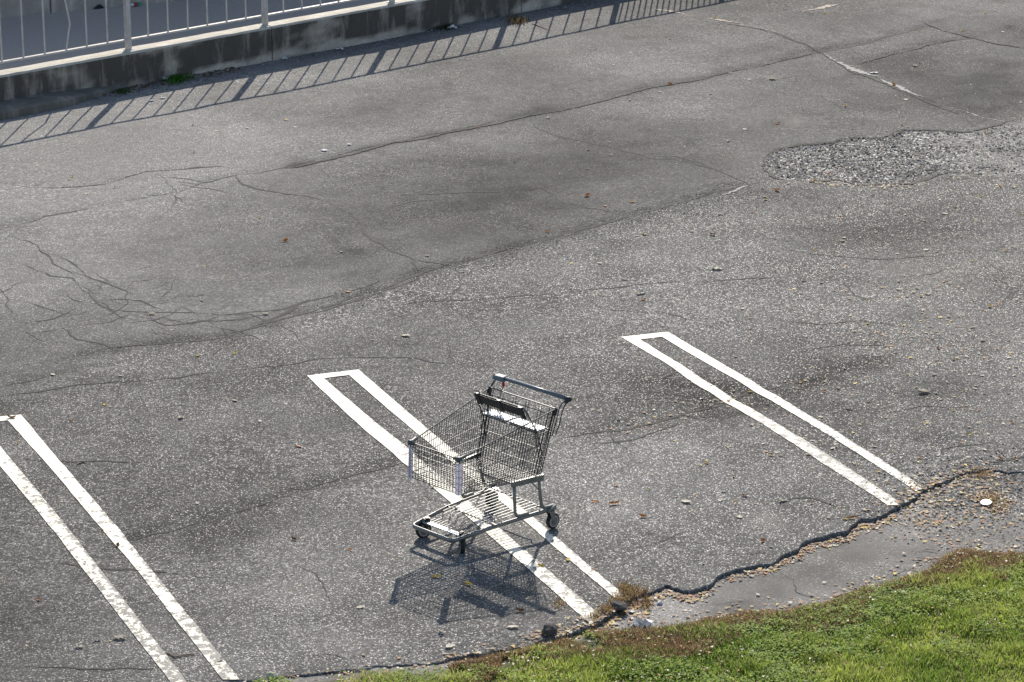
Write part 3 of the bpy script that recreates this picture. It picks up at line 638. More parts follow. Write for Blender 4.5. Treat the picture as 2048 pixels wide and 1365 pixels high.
# old kerb stub against the wall foot at the left
kb = MB(); vs_ = []; fs_ = []
ks = np.linspace(-6, -.15, 40)
for s_ in ks:
    t = min(1, max(0, (-.15-s_)/1.1)); d_ = .12+.34*t+.01*(random.random()); h_ = .035+.065*t
    for nn, z_ in ((.10, h_+.015), (d_-.03, h_), (d_, h_-.02), (d_+.005, -.05)): vs_.append(lw(s_, nn, z_))
for i in range(len(ks)-1):
    for k in range(3): q = i*4+k; fs_.append((q, q+1, q+5, q+4))
fs_.append((156, 157, 158, 159)); kb.add(vs_, fs_)
tag(kb.build('concrete_kerb', M['kerb']), 'worn concrete kerb stub at the foot of the low wall, far left', 'kerb')
# walkway: a ramp falling to the right, and the parallel retaining wall behind it
F1 = at(350, 3.5, .05)[:2]; fd = ud; fn = nrm_
def onwall(px, py):   # point of the wall face plane seen at a pixel
    A = np.array([0, 0, CAM_H]); r_ = at(px, py, 0)-A; N = np.array([fn[0], fn[1], 0]); t = ((np.append(F1, 0)-A)@N)/(r_@N); return A+t*r_
Fz = onwall(0, 37); F0 = Fz[:2]; fl_len = float(np.dot(F1-F0, fd)); slope = (.05-Fz[2])/fl_len
def rz(s): return float(Fz[2]+slope*s)
def fl(s, n, z): p = F0+fd*s+fn*n; return (float(p[0]), float(p[1]), float(z))
WD = float(np.dot(lw(0, 0, 0)[:2]-F0, fn))
def rz(s): return float(Fz[2]+slope*min(s, fl_len))
nW = 60; sW = list(np.linspace(-12, fl_len, nW-2))+[fl_len+.01, 30]; wk = MB(); vv = []
for s__ in sW: vv += [fl(s__, WD+.10, rz(s__)), fl(s__, -4.5, rz(s__))]
wk.add(vv, [(2*i, 2*i+2, 2*i+3, 2*i+1) for i in range(nW-1)])
tag(wk.build('walkway', M['walk']), kind='structure')
fw = empty('retaining_wall', (float(F0[0]), float(F0[1]), .05), label='tall pinkish concrete retaining wall behind the shaded walkway', cat='wall')
jf = [-14, -8, -4.2, -1.9, float(np.dot(onwall(103, 25.5)[:2]-F0, fd)), 2.9, 5.4, 8.5, 12, 17, 24]; z1 = 3.10
for i, (a, b) in enumerate(zip(jf[:-1], jf[1:])):
    mb = MB(); e = .008*(random.random()-.5); zb = -1.6
    mb.hexa([fl(a+.012, e, zb), fl(b-.012, e, zb), fl(b-.012, -.3, zb), fl(a+.012, -.3, zb), fl(a+.012, e-.03, z1), fl(b-.012, e-.03, z1), fl(b-.012, -.3, z1), fl(a+.012, -.3, z1)])
    o = mb.build('wall_section', M['far_wall'], fw); o.location = -fw.location
mb = MB(); mb.hexa([fl(-14, -.06, zb), fl(24, -.06, zb), fl(24, -.28, zb), fl(-14, -.28, zb), fl(-14, -.08, 3.05), fl(24, -.08, 3.05), fl(24, -.28, 3.05), fl(-14, -.28, 3.05)])
o = mb.build('wall_core', M['crack'], fw); o.location = -fw.location
# broken pocket at its foot, its shade painted as a flat dark patch
mb = MB(); s0 = float(np.dot(onwall(197, 14)[:2]-F0, fd)); zz0 = rz(s0)
mb.add([fl(s0-.10, .008, zz0), fl(s0+.09, .008, zz0), fl(s0+.05, .008, zz0+.035), fl(s0+.01, .008, zz0+.06), fl(s0-.04, .008, zz0+.04)], [(0, 1, 2, 3, 4)])
o = mb.build('hollow_shade_patch', M['crack'], fw); o.location = -fw.location

# ------------------------------------------------------------------ shopping cart (local x = left, y = forward, z = up)
O_ = (at(979.5, 1012)+at(1108, 1058))/2; YAW = R(-135.5)
czb = float(gz(O_[0], O_[1])[0])
cart = empty('shopping_cart', (float(O_[0]), float(O_[1]), 0), YAW-math.pi/2, label='empty grey wire shopping cart with blue-grey handle, standing across the painted stall line', cat='shopping cart')
# local frame: rotate so that local +y = forward; local +x = right, hence left = -x
def C3(l, y, z): return (-l, y, z)
def wheel_ground(l, y):
    a = YAW-math.pi/2; x_, y_ = -l, y
    wx = O_[0]+x_*math.cos(a)-y_*math.sin(a); wy = O_[1]+x_*math.sin(a)+y_*math.cos(a); return float(gz(wx, wy)[0])
cart.location.z = np.mean([wheel_ground(*p) for p in ((.3, 0), (-.3, 0), (.2, .75), (-.2, .75))])-.001
def part(name, mb, mat, smooth=False, parent=cart): return mb.build(name, mat, parent, smooth)
def ct(pts, r, n=6, **k): m_ = MB(); m_.tube([C3(*p) for p in pts], r, n, **k); return m_
TR = lambda s: (s*.322, -.013, .872); TF = lambda s: (s*.237, .818, .698); BR = lambda s: (s*.292, .112, .405); BF = lambda s: (s*.240, .826, .452)
def lerp(a, b, t): return tuple(a[i]+(b[i]-a[i])*t for i in range(3))
for s in (1, -1):
    # side panel: rim + bottom rod + rear upright as frame, wires as stuff
    m_ = MB()
    m_.tube([C3(*p) for p in (TR(s), TF(s))], .0042, 6)
    m_.tube([C3(*p) for p in (BR(s), BF(s))], .0040, 6)
    m_.tube([C3(*p) for p in (TR(s), BR(s))], .0045, 6); m_.tube([C3(*p) for p in (TF(s), BF(s))], .0035, 6)
    side = part('basket_side', m_, M['wire'])
    wmb = MB()
    for f in (.10, .30, .50, .70, .87):
        wmb.tube([C3(*lerp(TR(s), BR(s), f)), C3(*lerp(TF(s), BF(s), f))], .0030, 5)
    N = 33
    for k in range(1, N):
        t = k/N; a = lerp(TR(s), TF(s), t); b = lerp(BR(s), BF(s), t); oo = s*.003
        wmb.tube([C3(a[0]+oo, a[1], a[2]), C3(b[0]+oo, b[1], b[2])], .0020, 4)
    # second upright near the rear corner
    a = lerp(TR(s), TF(s), .035); b = lerp(BR(s), BF(s), .045); wmb.tube([C3(*a), C3(*b)], .0038, 5)
    o = wmb.build('side_wire', M['wire'], side); o['kind'] = 'stuff'
m_ = MB(); m_.tube([C3(*TF(-1)), C3(*TF(1)), C3(*BF(1)), C3(*BF(-1))], .0042, 6, closed=True)
front = part('basket_front', m_, M['wire']); wmb = MB()
for f in (.12, .30, .48, .66, .83):
    wmb.tube([C3(*lerp(TF(-1), BF(-1), f)), C3(*lerp(TF(1), BF(1), f))], .0028, 5)
for k in range(1, 17):
    t = k/17; a = lerp(TF(-1), TF(1), t); b = lerp(BF(-1), BF(1), t); wmb.tube([C3(a[0], a[1]+.003, a[2]), C3(b[0], b[1]+.003, b[2])], .0020, 4)
o = wmb.build('front_wire', M['wire'], front); o['kind'] = 'stuff'
m_ = MB(); m_.tube([C3(*BR(-1)), C3(*BR(1))], .0045, 6); m_.tube([C3(*lerp(BR(-1), BF(-1), .36)), C3(*lerp(BR(1), BF(1), .36))], .004, 6)
bot = part('basket_bottom', m_, M['wire']); wmb = MB()
for k in range(1, 26):
    t = k/26; wmb.tube([C3(*lerp(BR(-1), BF(-1), t)), C3(*lerp(BR(1), BF(1), t))], .0021, 4)
for k in range(1, 17):
    t = k/17; a = lerp(BR(-1), BR(1), t); b = lerp(BF(-1), BF(1), t); wmb.tube([C3(a[0], a[1], a[2]-.003), C3(b[0], b[1], b[2]-.003)], .0023, 4)
o = wmb.build('bottom_wire', M['wire'], bot); o['kind'] = 'stuff'
# rear gate, hinged at the top, double rods
GT = lambda s, dz=0: (s*.305, -.010, .862+dz); GB = lambda s: (s*.285, .118, .415)
m_ = MB(); m_.tube([C3(*p) for p in ((-.318, -.012, .872), (.318, -.012, .872))], .0042, 6)
m_.tube([C3(*p) for p in (lerp(GT(-1), GB(-1), .085), lerp(GT(1), GB(1), .085))], .0036, 6)
m_.tube([C3(*GT(-1)), C3(*GB(-1)), C3(*GB(1)), C3(*GT(1))], .0038, 6)
gate = part('rear_gate', m_, M['wire']); wmb = MB()
for f in (.36, .62, .86): wmb.tube([C3(*lerp(GT(-1), GB(-1), f)), C3(*lerp(GT(1), GB(1), f))], .003, 5)
for k in range(1, 24):
    t = k/24; a = lerp(GT(-1), GT(1), t); b = lerp(GB(-1), GB(1), t)
    a2 = lerp(a, b, .34); wmb.tube([C3(*a2), C3(*b)], .0021, 4)
for c_ in (-.20, -.075, .05, .175):   # long loops to the top of the gate
    for dx_ in (-.013, .013):
        t = (c_+dx_+.305)/.61; a = lerp(GT(-1), GT(1), t); b = lerp(GB(-1), GB(1), t); wmb.tube([C3(*lerp(a, b, .012)), C3(*lerp(a, b, .4))], .0026, 5)
for t in (.03, .93): 
    a = lerp(GT(-1), GT(1), t); b = lerp(GB(-1), GB(1), t); wmb.tube([C3(*a), C3(*b)], .0028, 5)
o = wmb.build('gate_wire', M['wire'], gate); o['kind'] = 'stuff'
for s in (1, -1):   # hinge sleeves
    m_ = MB(); m_.tube([C3(s*.325, -.012, .878), C3(s*.325, .005, .83)], .011, 8); part('gate_hinge', m_, M['dark'], True)
# handle with arms
HB = lambda l: (l, -.107, .925)
m_ = ct([HB(-.262), HB(.325)], .0145, 12); part('handle', m_, M['handle'], True)
m_ = ct([HB(.318), HB(.362)], .0165, 12); m_.tube([C3(.350, -.115, .928), C3(.347, -.075, .905)], .012, 8); hc = part('handle_end_cap', m_, M['dark'], True)
m_ = MB(); m_.hexa([C3(-.372, -.140, .908), C3(-.262, -.140, .908), C3(-.262, -.070, .905), C3(-.372, -.070, .905), C3(-.362, -.132, .940), C3(-.270, -.128, .944), C3(-.270, -.078, .940), C3(-.362, -.080, .936)])
bv = part('coin_lock', m_, M['handle']); mod = bv.modifiers.new('bevel', 'BEVEL'); mod.width = .008; mod.segments = 2
m_ = MB(); m_.box(C3(-.285, -.104, .886), (.016, .010, .042)); part('coin_key', m_, M['red'], False, bv)
m_ = MB(); m_.tube([C3(-.285, -.104, .866), C3(-.287, -.09, .84), C3(-.283, -.07, .80), C3(-.286, -.05, .79)], .0025, 5); part('key_chain', m_, M['wire'], False, bv)
m_ = MB(); m_.tube([C3(-.372, -.105, .922), C3(-.35, -.105, .922)], .017, 10); part('handle_end_cap', m_, M['dark'], True)
for s in (1, -1):
    for dx_, dy_, yo in ((.0, 0, 0), (.014, -.030, .0)):
        l_ = s*(.333+dx_)
        m_ = ct([(l_, -.108, .922), (l_, -.060+dy_*.5, .905+dy_*.4), (l_, -.030+dy_*.6, .875+dy_*.5), (s*(.326+dx_), .000+dy_*.8, .76), (s*(.318+dx_), .022+dy_*.6, .69), (s*.318, .035, .69)], .0042, 6)
        part('handle_arm', m_, M['wire'])
# child seat
m_ = MB()
def seatpt(l, t): return C3(l, .12+(.20-.12)*t, .728+(.900-.728)*t)
m_.tube([seatpt(-.262, 0), seatpt(-.266, .9), seatpt(-.255, 1.02), seatpt(.215, 1.02), seatpt(.238, .9), seatpt(.262, 0)], .0045, 6)
m_.tube([seatpt(-.262, .0), seatpt(.262, .0)], .0042, 6); m_.tube([C3(-.262, .118, .715), C3(.262, .118, .715)], .0042, 6)
m_.tube([seatpt(-.235, .985), seatpt(-.24, 1.12), seatpt(-.225, 1.15), seatpt(-.205, 1.1), seatpt(-.2, .98)], .0035, 5)
sb = part('child_seat_back', m_, M['wire']); wmb = MB()
for k in range(1, 20):
    l_ = -.262+.524*k/20; wmb.tube([seatpt(l_, 0), seatpt(l_*.95, .98)], .0019, 4)
o = wmb.build('seat_back_wire', M['wire'], sb); o['kind'] = 'stuff'
m_ = MB()
def fp(l, t, n): p = seatpt(l, t); return (p[0], p[1]+n, p[2])
for a, b in ((-.228, -.012), (-.010, .200)):
    m_.hexa([fp(a, .60, .004), fp(b, .60, .004), fp(b, .60, .014), fp(a, .60, .014), fp(a, 1.0, .004), fp(b, 1.0, .004), fp(b, 1.0, .014), fp(a, 1.0, .014)])
for l_ in (-.225, -.01, .198): m_.hexa([fp(l_-.016, .52, .003), fp(l_+.016, .52, .003), fp(l_+.016, .52, .017), fp(l_-.016, .52, .017), fp(l_-.014, 1.05, .001), fp(l_+.014, 1.05, .001), fp(l_+.014, 1.05, .018), fp(l_-.014, 1.05, .018)])
part('seat_back_panel', m_, M['dark'])
for a, b in ((-.262, -.036), (-.012, .262)):
    m_ = MB(); m_.hexa([C3(b, .018, .724), C3(a, .018, .724), C3(a, .122, .724), C3(b, .122, .724), C3(b, .018, .731), C3(a, .018, .731), C3(a, .122, .731), C3(b, .122, .731)]); part('seat_panel', m_, M['seat'])
m_ = MB()
for k in range(5): m_.tube([C3(-.036+k*.006, .018, .718-k*.002), C3(-.036+k*.006, .12, .715)], .0022, 4)
m_.tube([C3(-.29, .018, .722), C3(.29, .018, .722)], .0042, 6); m_.tube([C3(-.30, .006, .70), C3(.30, .006, .70)], .0036, 6)
part('seat_frame', m_, M['wire'])
for s in (1, -1):
    m_ = ct([(s*.262, .120, .73), (s*.268, .100, .66), (s*.275, .088, .60), (s*.276, .080, .553)], .0045, 6); part('seat_leg', m_, M['wire'])
    m_ = ct([(s*.262, .135, .76), (s*.272, .125, .62), (s*.28, .10, .50)], .003, 5); part('seat_leg', m_, M['wire'])
# corner bumpers with caps
for s in (1, -1):
    m_ = MB(); pr_ = []
    a = lerp(TF(s), BF(s), .12); b = lerp(TF(s), BF(s), 1.02)
    arc = [(-.026, .004), (-.010, .011), (.005, .009), (.012, -.003), (.011, -.022)]
    vs_ = []
    for q in (b, lerp(b, a, .5), a):
        for u, v in arc: vs_.append(C3(q[0]+s*u, q[1]+v+.004, q[2]))
    for q in (b, lerp(b, a, .5), a):
        for u, v in arc: vs_.append(C3(q[0]+s*(u-.003 if v > -.02 else u-.003), q[1]+v+.001, q[2]))
    fs_ = []
    for r_ in range(2):
        for k in range(4):
            q = r_*5+k; fs_.append((q, q+1, q+6, q+5)); fs_.append((q+15, q+20, q+21, q+16))
    m_.add(vs_, fs_); part('corner_bumper', m_, M['bumper'], True)
    m_ = MB(); t0 = TF(s)
    m_.tube([C3(t0[0]-s*.038, t0[1]+.002, t0[2]-.002), C3(t0[0], t0[1]+.006, t0[2]-.001), C3(t0[0]+s*.006, t0[1]-.055, t0[2]+.012)], .0125, 8)
    m_.tube([C3(t0[0], t0[1]+.004, t0[2]-.018), C3(t0[0], t0[1]+.004, t0[2]+.014)], .017, 10)
    part('corner_cap', m_, M['cap'], True)
# chassis rail (one bent tube open at the rear)
rl = []
for s, seq in ((1, [(.286, -.02), (.285, .05), (.264, .257), (.247, .426), (.231, .594), (.213, .74)]),):
    rl = [(w_, y_) for w_, y_ in seq]
zf = lambda y: np.interp(y, [-.05, .05, .3, .6, .8, .86], [.150, .140, .136, .128, .115, .112])
pts = [(w_, y_, zf(y_)) for w_, y_ in rl]
for k in range(0, 7):
    a = k/6*math.pi/2; pts.append((.155+.052*math.cos(a), .800+.055*math.sin(a), zf(.82)))
pts = pts + [(-p[0], p[1], p[2]) for p in pts[::-1]]
m_ = MB(); m_.tube([C3(*p) for p in pts], .0105, 10, ry=.0155); part('chassis_rail', m_, M['frame'], True)
# side plates under the basket and uprights
for s in (1, -1):
    m_ = MB(); x1, x2 = s*.318, s*.300
    m_.hexa([C3(x2, .10, .382), C3(x1, .10, .382), C3(s*.284, .37, .392), C3(s*.272, .37, .392), C3(x2, .10, .425), C3(x1, .10, .425), C3(s*.284, .37, .430), C3(s*.272, .37, .430)])
    pl = part('side_plate', m_, M['frame'])
    for seq in ([(s*.280, .345, .40), (s*.274, .338, .30), (s*.263, .322, .19), (s*.262, .305, .165), (s*.266, .270, .158), (s*.272, .205, .158)],
                [(s*.296, .128, .40), (s*.288, .108, .28), (s*.283, .088, .19), (s*.285, .066, .166), (s*.288, .02, .160), (s*.290, -.022, .160)]):
        m_ = ct(seq, .0095, 8, ry=.013); part('upright', m_, M['frame'], True)
    m_ = ct([(s*.30, .20, .388), (s*.285, .105, .30)], .0045, 6); part('brace', m_, M['frame'])
# tray
trz = lambda y: .160
m_ = ct([(-.262, .058, .166), (.150, .052, .160), (.175, .050, .156), (.205, .078, .165), (.283, .085, .172)], .0055, 8); part('tray_cross_rod', m_, M['frame'], True)
m_ = ct([(-.252, .500, .156), (.240, .505, .150)], .0045, 6); part('tray_cross_rod', m_, M['wire'])
for k in range(12):
    u = -.215+.43*k/11; v = u*.78
    if k % 2: seq = [(u*1.08, .055, .166), (u, .50, .162), (u*.96, .585, .158), (v*1.0, .625, .128), (v, .74, .118)]
    else: seq = [(u*1.08, .055, .166), (u, .50, .162), (u*.95, .62, .156), (v, .66, .124), (v, .745, .118)]
    m_ = ct(seq, .0028, 5); part('tray_rod', m_, M['frame'])
m_ = MB(); m_.hexa([C3(.190, .722, .112), C3(-.190, .722, .112), C3(-.190, .760, .112), C3(.190, .760, .112), C3(.190, .722, .121), C3(-.190, .722, .121), C3(-.190, .760, .121), C3(.190, .760, .121)])
fpl = part('front_plate', m_, M['plate'])
for s in (1, -1):
    m_ = MB(); m_.lathe([(-.002, .010), (.008, .010), (.013, .006)], C3(s*.165, .741, .121), 'z', 10); part('bolt', m_, M['dark'], True, fpl)
m_ = MB(); m_.hexa([C3(-.225, .0, .150), C3(-.31, .0, .150), C3(-.31, .075, .150), C3(-.225, .075, .150), C3(-.225, .0, .156), C3(-.31, .0, .156), C3(-.31, .075, .156), C3(-.225, .075, .156)]); part('axle_plate', m_, M['plate'])
# wheels
def wheel(l, y, rot, r=.056, wd=.028, rear=False):
    e = empty('wheel', (0, 0, 0)); e.parent = cart; e.location = C3(l, y, 0); e.rotation_euler = (0, 0, rot)
    zc = r
    m_ = MB(); prof = [(-wd/2, r*.70), (-wd/2, r*.93), (-wd*.36, r), (wd*.36, r), (wd/2, r*.93), (wd/2, r*.70)]
    m_.lathe(prof, (0, 0, zc), 'x', 28); m_.build('tyre', M['tyre'], e, True)
    m_ = MB(); m_.lathe([(-wd*.54, r*.56), (-wd*.54, r*.74), (wd*.54, r*.74), (wd*.54, r*.56)], (0, 0, zc), 'x', 24); m_.build('wheel_ring', M['ring'], e)
    m_ = MB(); m_.lathe([(-wd*.62, r*.2), (-wd*.60, r*.58), (wd*.60, r*.58), (wd*.62, r*.2)], (0, 0, zc), 'x', 20); m_.build('wheel_hub', M['hub'], e)
    m_ = MB()
    for q in (-1, 1):
        xx = q*(wd/2+.005)
        m_.hexa([(xx-.002, -.012, zc-.012), (xx+.002, -.012, zc-.012), (xx+.002, .012, zc-.012), (xx-.002, .012, zc-.012),
                 (xx-.002, .004-(.0 if rear else .0), .140), (xx+.002, .004, .140), (xx+.002, .048, .140), (xx-.002, .048, .140)])
    m_.box((0, .026, .137), (wd+.014, .046, .006))
    if not rear: m_.lathe([(-.004, .016), (.012, .016)], (0, .026, .132), 'z', 12)
    m_.lathe([(-wd/2-.012, .007), (wd/2+.012, .007)], (0, 0, zc), 'x', 8)
    m_.build('fork', M['frame'] if rear else M['dark'], e)
    return e
for s in (1, -1):
    wheel(s*.300, -.004, 0, rear=True)
    m_ = MB(); m_.hexa([C3(s*.312, -.03, .135), C3(s*.278, -.03, .135), C3(s*.278, .045, .138), C3(s*.312, .045, .138), C3(s*.310, -.028, .172), C3(s*.280, -.028, .172), C3(s*.280, .04, .150), C3(s*.310, .04, .150)]); part('wheel_bracket', m_, M['frame'])
cz = cart.rotation_euler.z
wheel(.193, .75, -cz+R(4)); wheel(-.193, .75, -cz+R(-62))

# ------------------------------------------------------------------ leaves, litter, stones
def leaf_mesh(mat, size=1.0, seed=0, curl=.35):
    r_ = random.Random(seed); L = .034*size*r_.uniform(.8, 1.25); W = L*r_.uniform(.4, .7); mb = MB(); vs_ = []; n = 5
    for i in range(n+1):
        t = i/n; w_ = W*math.sin(math.pi*min(1, t*.93+.05))**.8*(.5+r_.uniform(-.06, .06)); z = curl*L*(.5*(t-.5)**2*r_.uniform(.6, 1.4))+.002
        vs_ += [(L*(t-.5), -w_, z+curl*W*.35*r_.uniform(.3, 1)), (L*(t-.5), 0, z), (L*(t-.5), w_, z+curl*W*.35*r_.uniform(.3, 1))]
    fs_ = []
    for i in range(n):
        for k in range(2): q = i*3+k; fs_.append((q, q+3, q+4, q+1))
    mb.add(vs_, fs_); return mb.mesh('fallen_leaf', mat)
LMESH = {k: [leaf_mesh(m_, 1.0, 10*i+j, .3+.3*j) for j in range(4)] for i, (k, m_) in enumerate(LM.items())}
def blocked(px, py): return False
NOTED = [((571, 482), 'orange', 1.2), ((520, 435), 'yellow', .9), ((303, 630), 'pale', 1.6), ((470, 708), 'yellow', 1.2), ((855, 512), 'pale', .9), ((1030, 328), 'green', 1.1), ((1176, 340), 'orange', 1.0), ((1176, 303), 'orange', .9), ((958, 258), 'orange', .9),
 ((1320, 186), 'pale', 1.2), ((1545, 160), 'pale', 1.8), ((1341, 170), 'orange', 1.3), ((1650, 30), 'yellow', 1.6), ((1461, 148), 'pale', 1.4), ((1690, 214), 'yellow', 1.4), ((1421, 190), 'pale', 1.3), ((160, 930), 'brown', 1.6), ((168, 927), 'pale', 1.3), ((597, 893), 'orange', 1.1),
 ((700, 1102), 'orange', 1.1), ((1137, 1120), 'yellow', 1.3), ((1081, 1134), 'yellow', 1.2), ((872, 1157), 'yellow', 1.5), ((938, 1172), 'yellow', 1.4), ((1282, 586), 'pale', 2.0), ((812, 672), 'pale', 1.8), ((1372, 1006), 'pale', 1.7), ((1228, 1008), 'orange', 1.6), ((1286, 1033), 'orange', 1.0),
 ((1848, 786), 'pale', 2.0), ((1698, 818), 'pale', 1.8), ((1490, 995), 'brown', 1.0), ((1565, 1004), 'pale', 1.5), ((1350, 995), 'pale', 1.0), ((1297, 980), 'green', .9), ((1690, 1040), 'yellow', 1.0), ((1190, 1003), 'orange', 1.2), ((235, 1092), 'brown', 1.0), ((22, 840), 'brown', 1.5), ((395, 1008), 'pale', .9),
 ((76, 1200), 'orange', 1.0), ((240, 1276), 'pale', 1.5), ((196, 1279), 'pale', 1.3), ((900, 1296), 'pale', 1.5), ((882, 1268), 'pale', 1.7), ((1026, 1258), 'pale', 1.6), ((1040, 1225), 'brown', 1.3), ((440, 1322), 'pale', 1.5), ((520, 842), 'pale', .9), ((362, 837), 'pale', 1.2), ((210, 812), 'yellow', 1.1), ((745, 680), 'pale', .8), ((240, 755), 'pale', 1.1), ((106, 752), 'pale', 1.1)]
k_i = 0
def leaf(p, kind, size, label, group, z=None):
    global k_i; k_i += 1
    o = link('fallen_leaf', random.choice(LMESH[kind])); z = float(gz(p[0], p[1])[0]) if z is None else z
    o.location = (float(p[0]), float(p[1]), z+.002); o.rotation_euler = (random.uniform(-.25, .25), random.uniform(-.2, .2), random.uniform(0, 6.28)); o.scale = (size*1.2,)*3
    return tag(o, label, 'leaf', group)
LBL = {k: 'small %s fallen leaf lying flat on the grey asphalt' % {'pale': 'pale cream', 'yellow': 'yellow', 'orange': 'orange', 'brown': 'dark brown', 'green': 'yellow-green'}[k] for k in LEAFC}
GRP = {k: '%s leaves scattered over the asphalt' % k for k in LEAFC}
LAND = [("the crushed shaded wall foot", 900, 60), ('the cart handle', 1065, 775), ("the cart's rear wheels", 1100, 1050), ("the cart's front wheels", 880, 1090), ('the closing bar of the right stall line', 1290, 668), ('the closing bar of the middle stall line', 665, 745), ('the closing bar of the left stall line', 20, 838),
 ('the lower end of the right stall line', 1810, 990), ('the lower end of the middle stall line', 1210, 1215), ('the lower end of the left stall line', 410, 1330), ('the coarse sunken patch', 1700, 330), ('the white paper scrap', 648, 303), ('the pale grit seam at upper right', 1720, 140), ('the crumpled leaf right of centre', 1434, 538),
 ('the bend of the curved crack', 1110, 389), ('the oval pale stain', 1532, 1043), ("the cart's shadow", 930, 1190), ('the crazed asphalt at the left', 180, 600)]
LAND[0] = ('the dark weed at the wall foot', 886, 55)
seen = set()
for (px, py), kd, sz in NOTED:
    nm, lx_, ly_ = min(LAND, key=lambda q: math.hypot(q[1]-px, (q[2]-py)*1.3)); dx_, dy_ = px-lx_, (py-ly_)*1.3; d_ = math.hypot(dx_, dy_)
    rel = ('right of' if dx_ > 0 else 'left of') if abs(dx_) > abs(dy_) else ('below' if dy_ > 0 else 'above')
    if d_ > 25 and .4 < abs(dx_)/(abs(dy_)+1e-6) < 2.5: rel = ('below and right of' if dx_ > 0 else 'below and left of') if dy_ > 0 else ('above and right of' if dx_ > 0 else 'above and left of')
    dist = 'close ' if d_ < 60 else ('well ' if d_ > 150 else '')
    lb = '%s leaf lying %s%s %s' % ({'pale': 'cream', 'green': 'yellow-green'}.get(kd, kd), dist, rel, nm)
    if lb in seen: leaf(g2(px, py), kd, sz, LBL[kd], GRP[kd])
    else: seen.add(lb); leaf(g2(px, py), kd, sz, lb, GRP[kd])
rr = random.Random(3); cnt = 0
while cnt < 200:
    px, py = rr.uniform(0, 2048), rr.uniform(20, 1330)
    dens = .10 + .9*max(0, (px-1150)/900)**1.1*(.45+.55*min(1, py/700))
    p = g2(px, py)
    if rr.random() > dens or p[1] < float(edge_y(np.array([p[0]]))[0])+.05: continue
    s_ = np.dot(np.array(p)-P0, nrm_)
    if s_ < .2: continue
    kd = rr.choices(['pale', 'yellow', 'orange', 'brown', 'green'], [.5, .2, .17, .06, .07])[0]
    leaf(p, kd, rr.uniform(.6, 1.25)*(1.15 if py < 500 else 1), LBL[kd], GRP[kd]); cnt += 1

# uncountable litter and grit: drifts along the edge, in the patch, on the gravelly corner
def scatter_leaves(name, centers, mat, kinds, sizes, tilt=.5, zoff=.0, shape='leaf'):
    n = len(centers); C = np.array(centers); th = rng.random(n)*6.28; L = rng.uniform(sizes[0], sizes[1], n); W = L*rng.uniform(.35, .8, n)
    loc = np.array([[-.5, 0], [0, -.5], [.5, 0], [0, .5]])
    ct_, st_ = np.cos(th), np.sin(th); tz1 = rng.normal(0, tilt, n); tz2 = rng.normal(0, tilt, n)
    V = np.zeros((n, 4, 3))
    for i, (a, b) in enumerate(loc):
        u, v = a*L, b*W; V[:, i, 0] = C[:, 0]+u*ct_-v*st_; V[:, i, 1] = C[:, 1]+u*st_+v*ct_; V[:, i, 2] = C[:, 2]+np.abs(u*tz1+v*tz2)+.003+zoff
    V[:, 1, 2] += W*.15
    F = np.arange(n*4).reshape(n, 4); me = np_mesh(name, V.reshape(-1, 3), F, mat)
    cols = np.array([LEAFC[k] if isinstance(k, str) else k for k in kinds]); cc = cols[rng.integers(0, len(cols), n)]*rng.uniform(.6, 1.15, (n, 1))
    vcol(me, 'col', np.repeat(cc, 4, 0)); return me
def zof(P): P = np.array(P); return np.column_stack([P, gz(P[:, 0], P[:, 1])])
def drift(poly_px, n, spread, z=0.): 
    W_ = np.array([at(*p, z)[:2] for p in poly_px]); s_ = np.concatenate([[0], np.cumsum(np.hypot(*(W_[1:]-W_[:-1]).T))]); t = rng.random(n)*s_[-1]
    x = np.interp(t, s_, W_[:, 0])+rng.normal(0, spread, n); y = np.interp(t, s_, W_[:, 1])+rng.normal(0, spread*1.6, n); return np.column_stack([x, y])
mixk = ['pale', (.50, .38, .22), (.50, .38, .22), (.42, .28, .14), 'yellow', 'orange', 'orange', 'brown', 'brown', (.3, .2, .12), (.10, .06, .04)]
pts = []
def underedge(n, x0, x1, lo=.035, sp=.06):
    x = rng.uniform(at(x0, 1100)[0] if x0 < 1700 else at(x0, 1000)[0], at(x1, 1050)[0], n); keep = vnoise(x, x*0, 4, 3) > -.16-.3*rng.random(len(x)); x = x[keep]
    return np.column_stack([x, edge_y(x)-lo-np.abs(rng.normal(0, sp, len(x)))])
pts.append(underedge(1150, 1180, 1800)); pts.append(drift([(1060, 1288), (1130, 1278), (1180, 1258), (1230, 1240)], 260, .04, -.03))
pts.append(drift([(1300, 1262), (1400, 1245), (1500, 1225), (1640, 1212), (1780, 1168), (1880, 1128), (1960, 1106), (2060, 1112)], 380, .06, -.05))
pts.append(drift([(1790, 1014), (1850, 985), (1920, 952), (1990, 940)], 330, .05)); pts.append(drift([(1800, 1030), (1880, 1010), (1960, 1000), (2060, 1000)], 420, .22, -.03)); pts.append(drift([(1960, 985), (1990, 1005), (2000, 1018)], 260, .07, -.02))
pts.append(drift([(1800, 1045), (1860, 1050), (1900, 1060)], 90, .08, -.05)); pts.append(drift([(1880, 1100), (2040, 1060)], 130, .25, -.05))
pts.append(drift([(1600, 362), (1700, 372), (1780, 373), (1850, 366)], 150, .05)); pts.append(drift([(1750, 330), (1900, 320), (2048, 330)], 200, .5))
pts.append(drift([(1650, 700), (1900, 660), (2060, 700)], 260, .75)); pts.append(drift([(1500, 860), (1800, 830), (2060, 860)], 170, .6)); pts.append(drift([(1700, 450), (2060, 430)], 120, .7)); pts.append(drift([(1770, 585), (1830, 580), (1900, 575)], 40, .10)); pts.append(drift([(1700, 700), (1800, 690), (1960, 640)], 60, .25)); pts.append(drift([(870, 1335), (1000, 1318), (1080, 1296)], 140, .05, -.02))
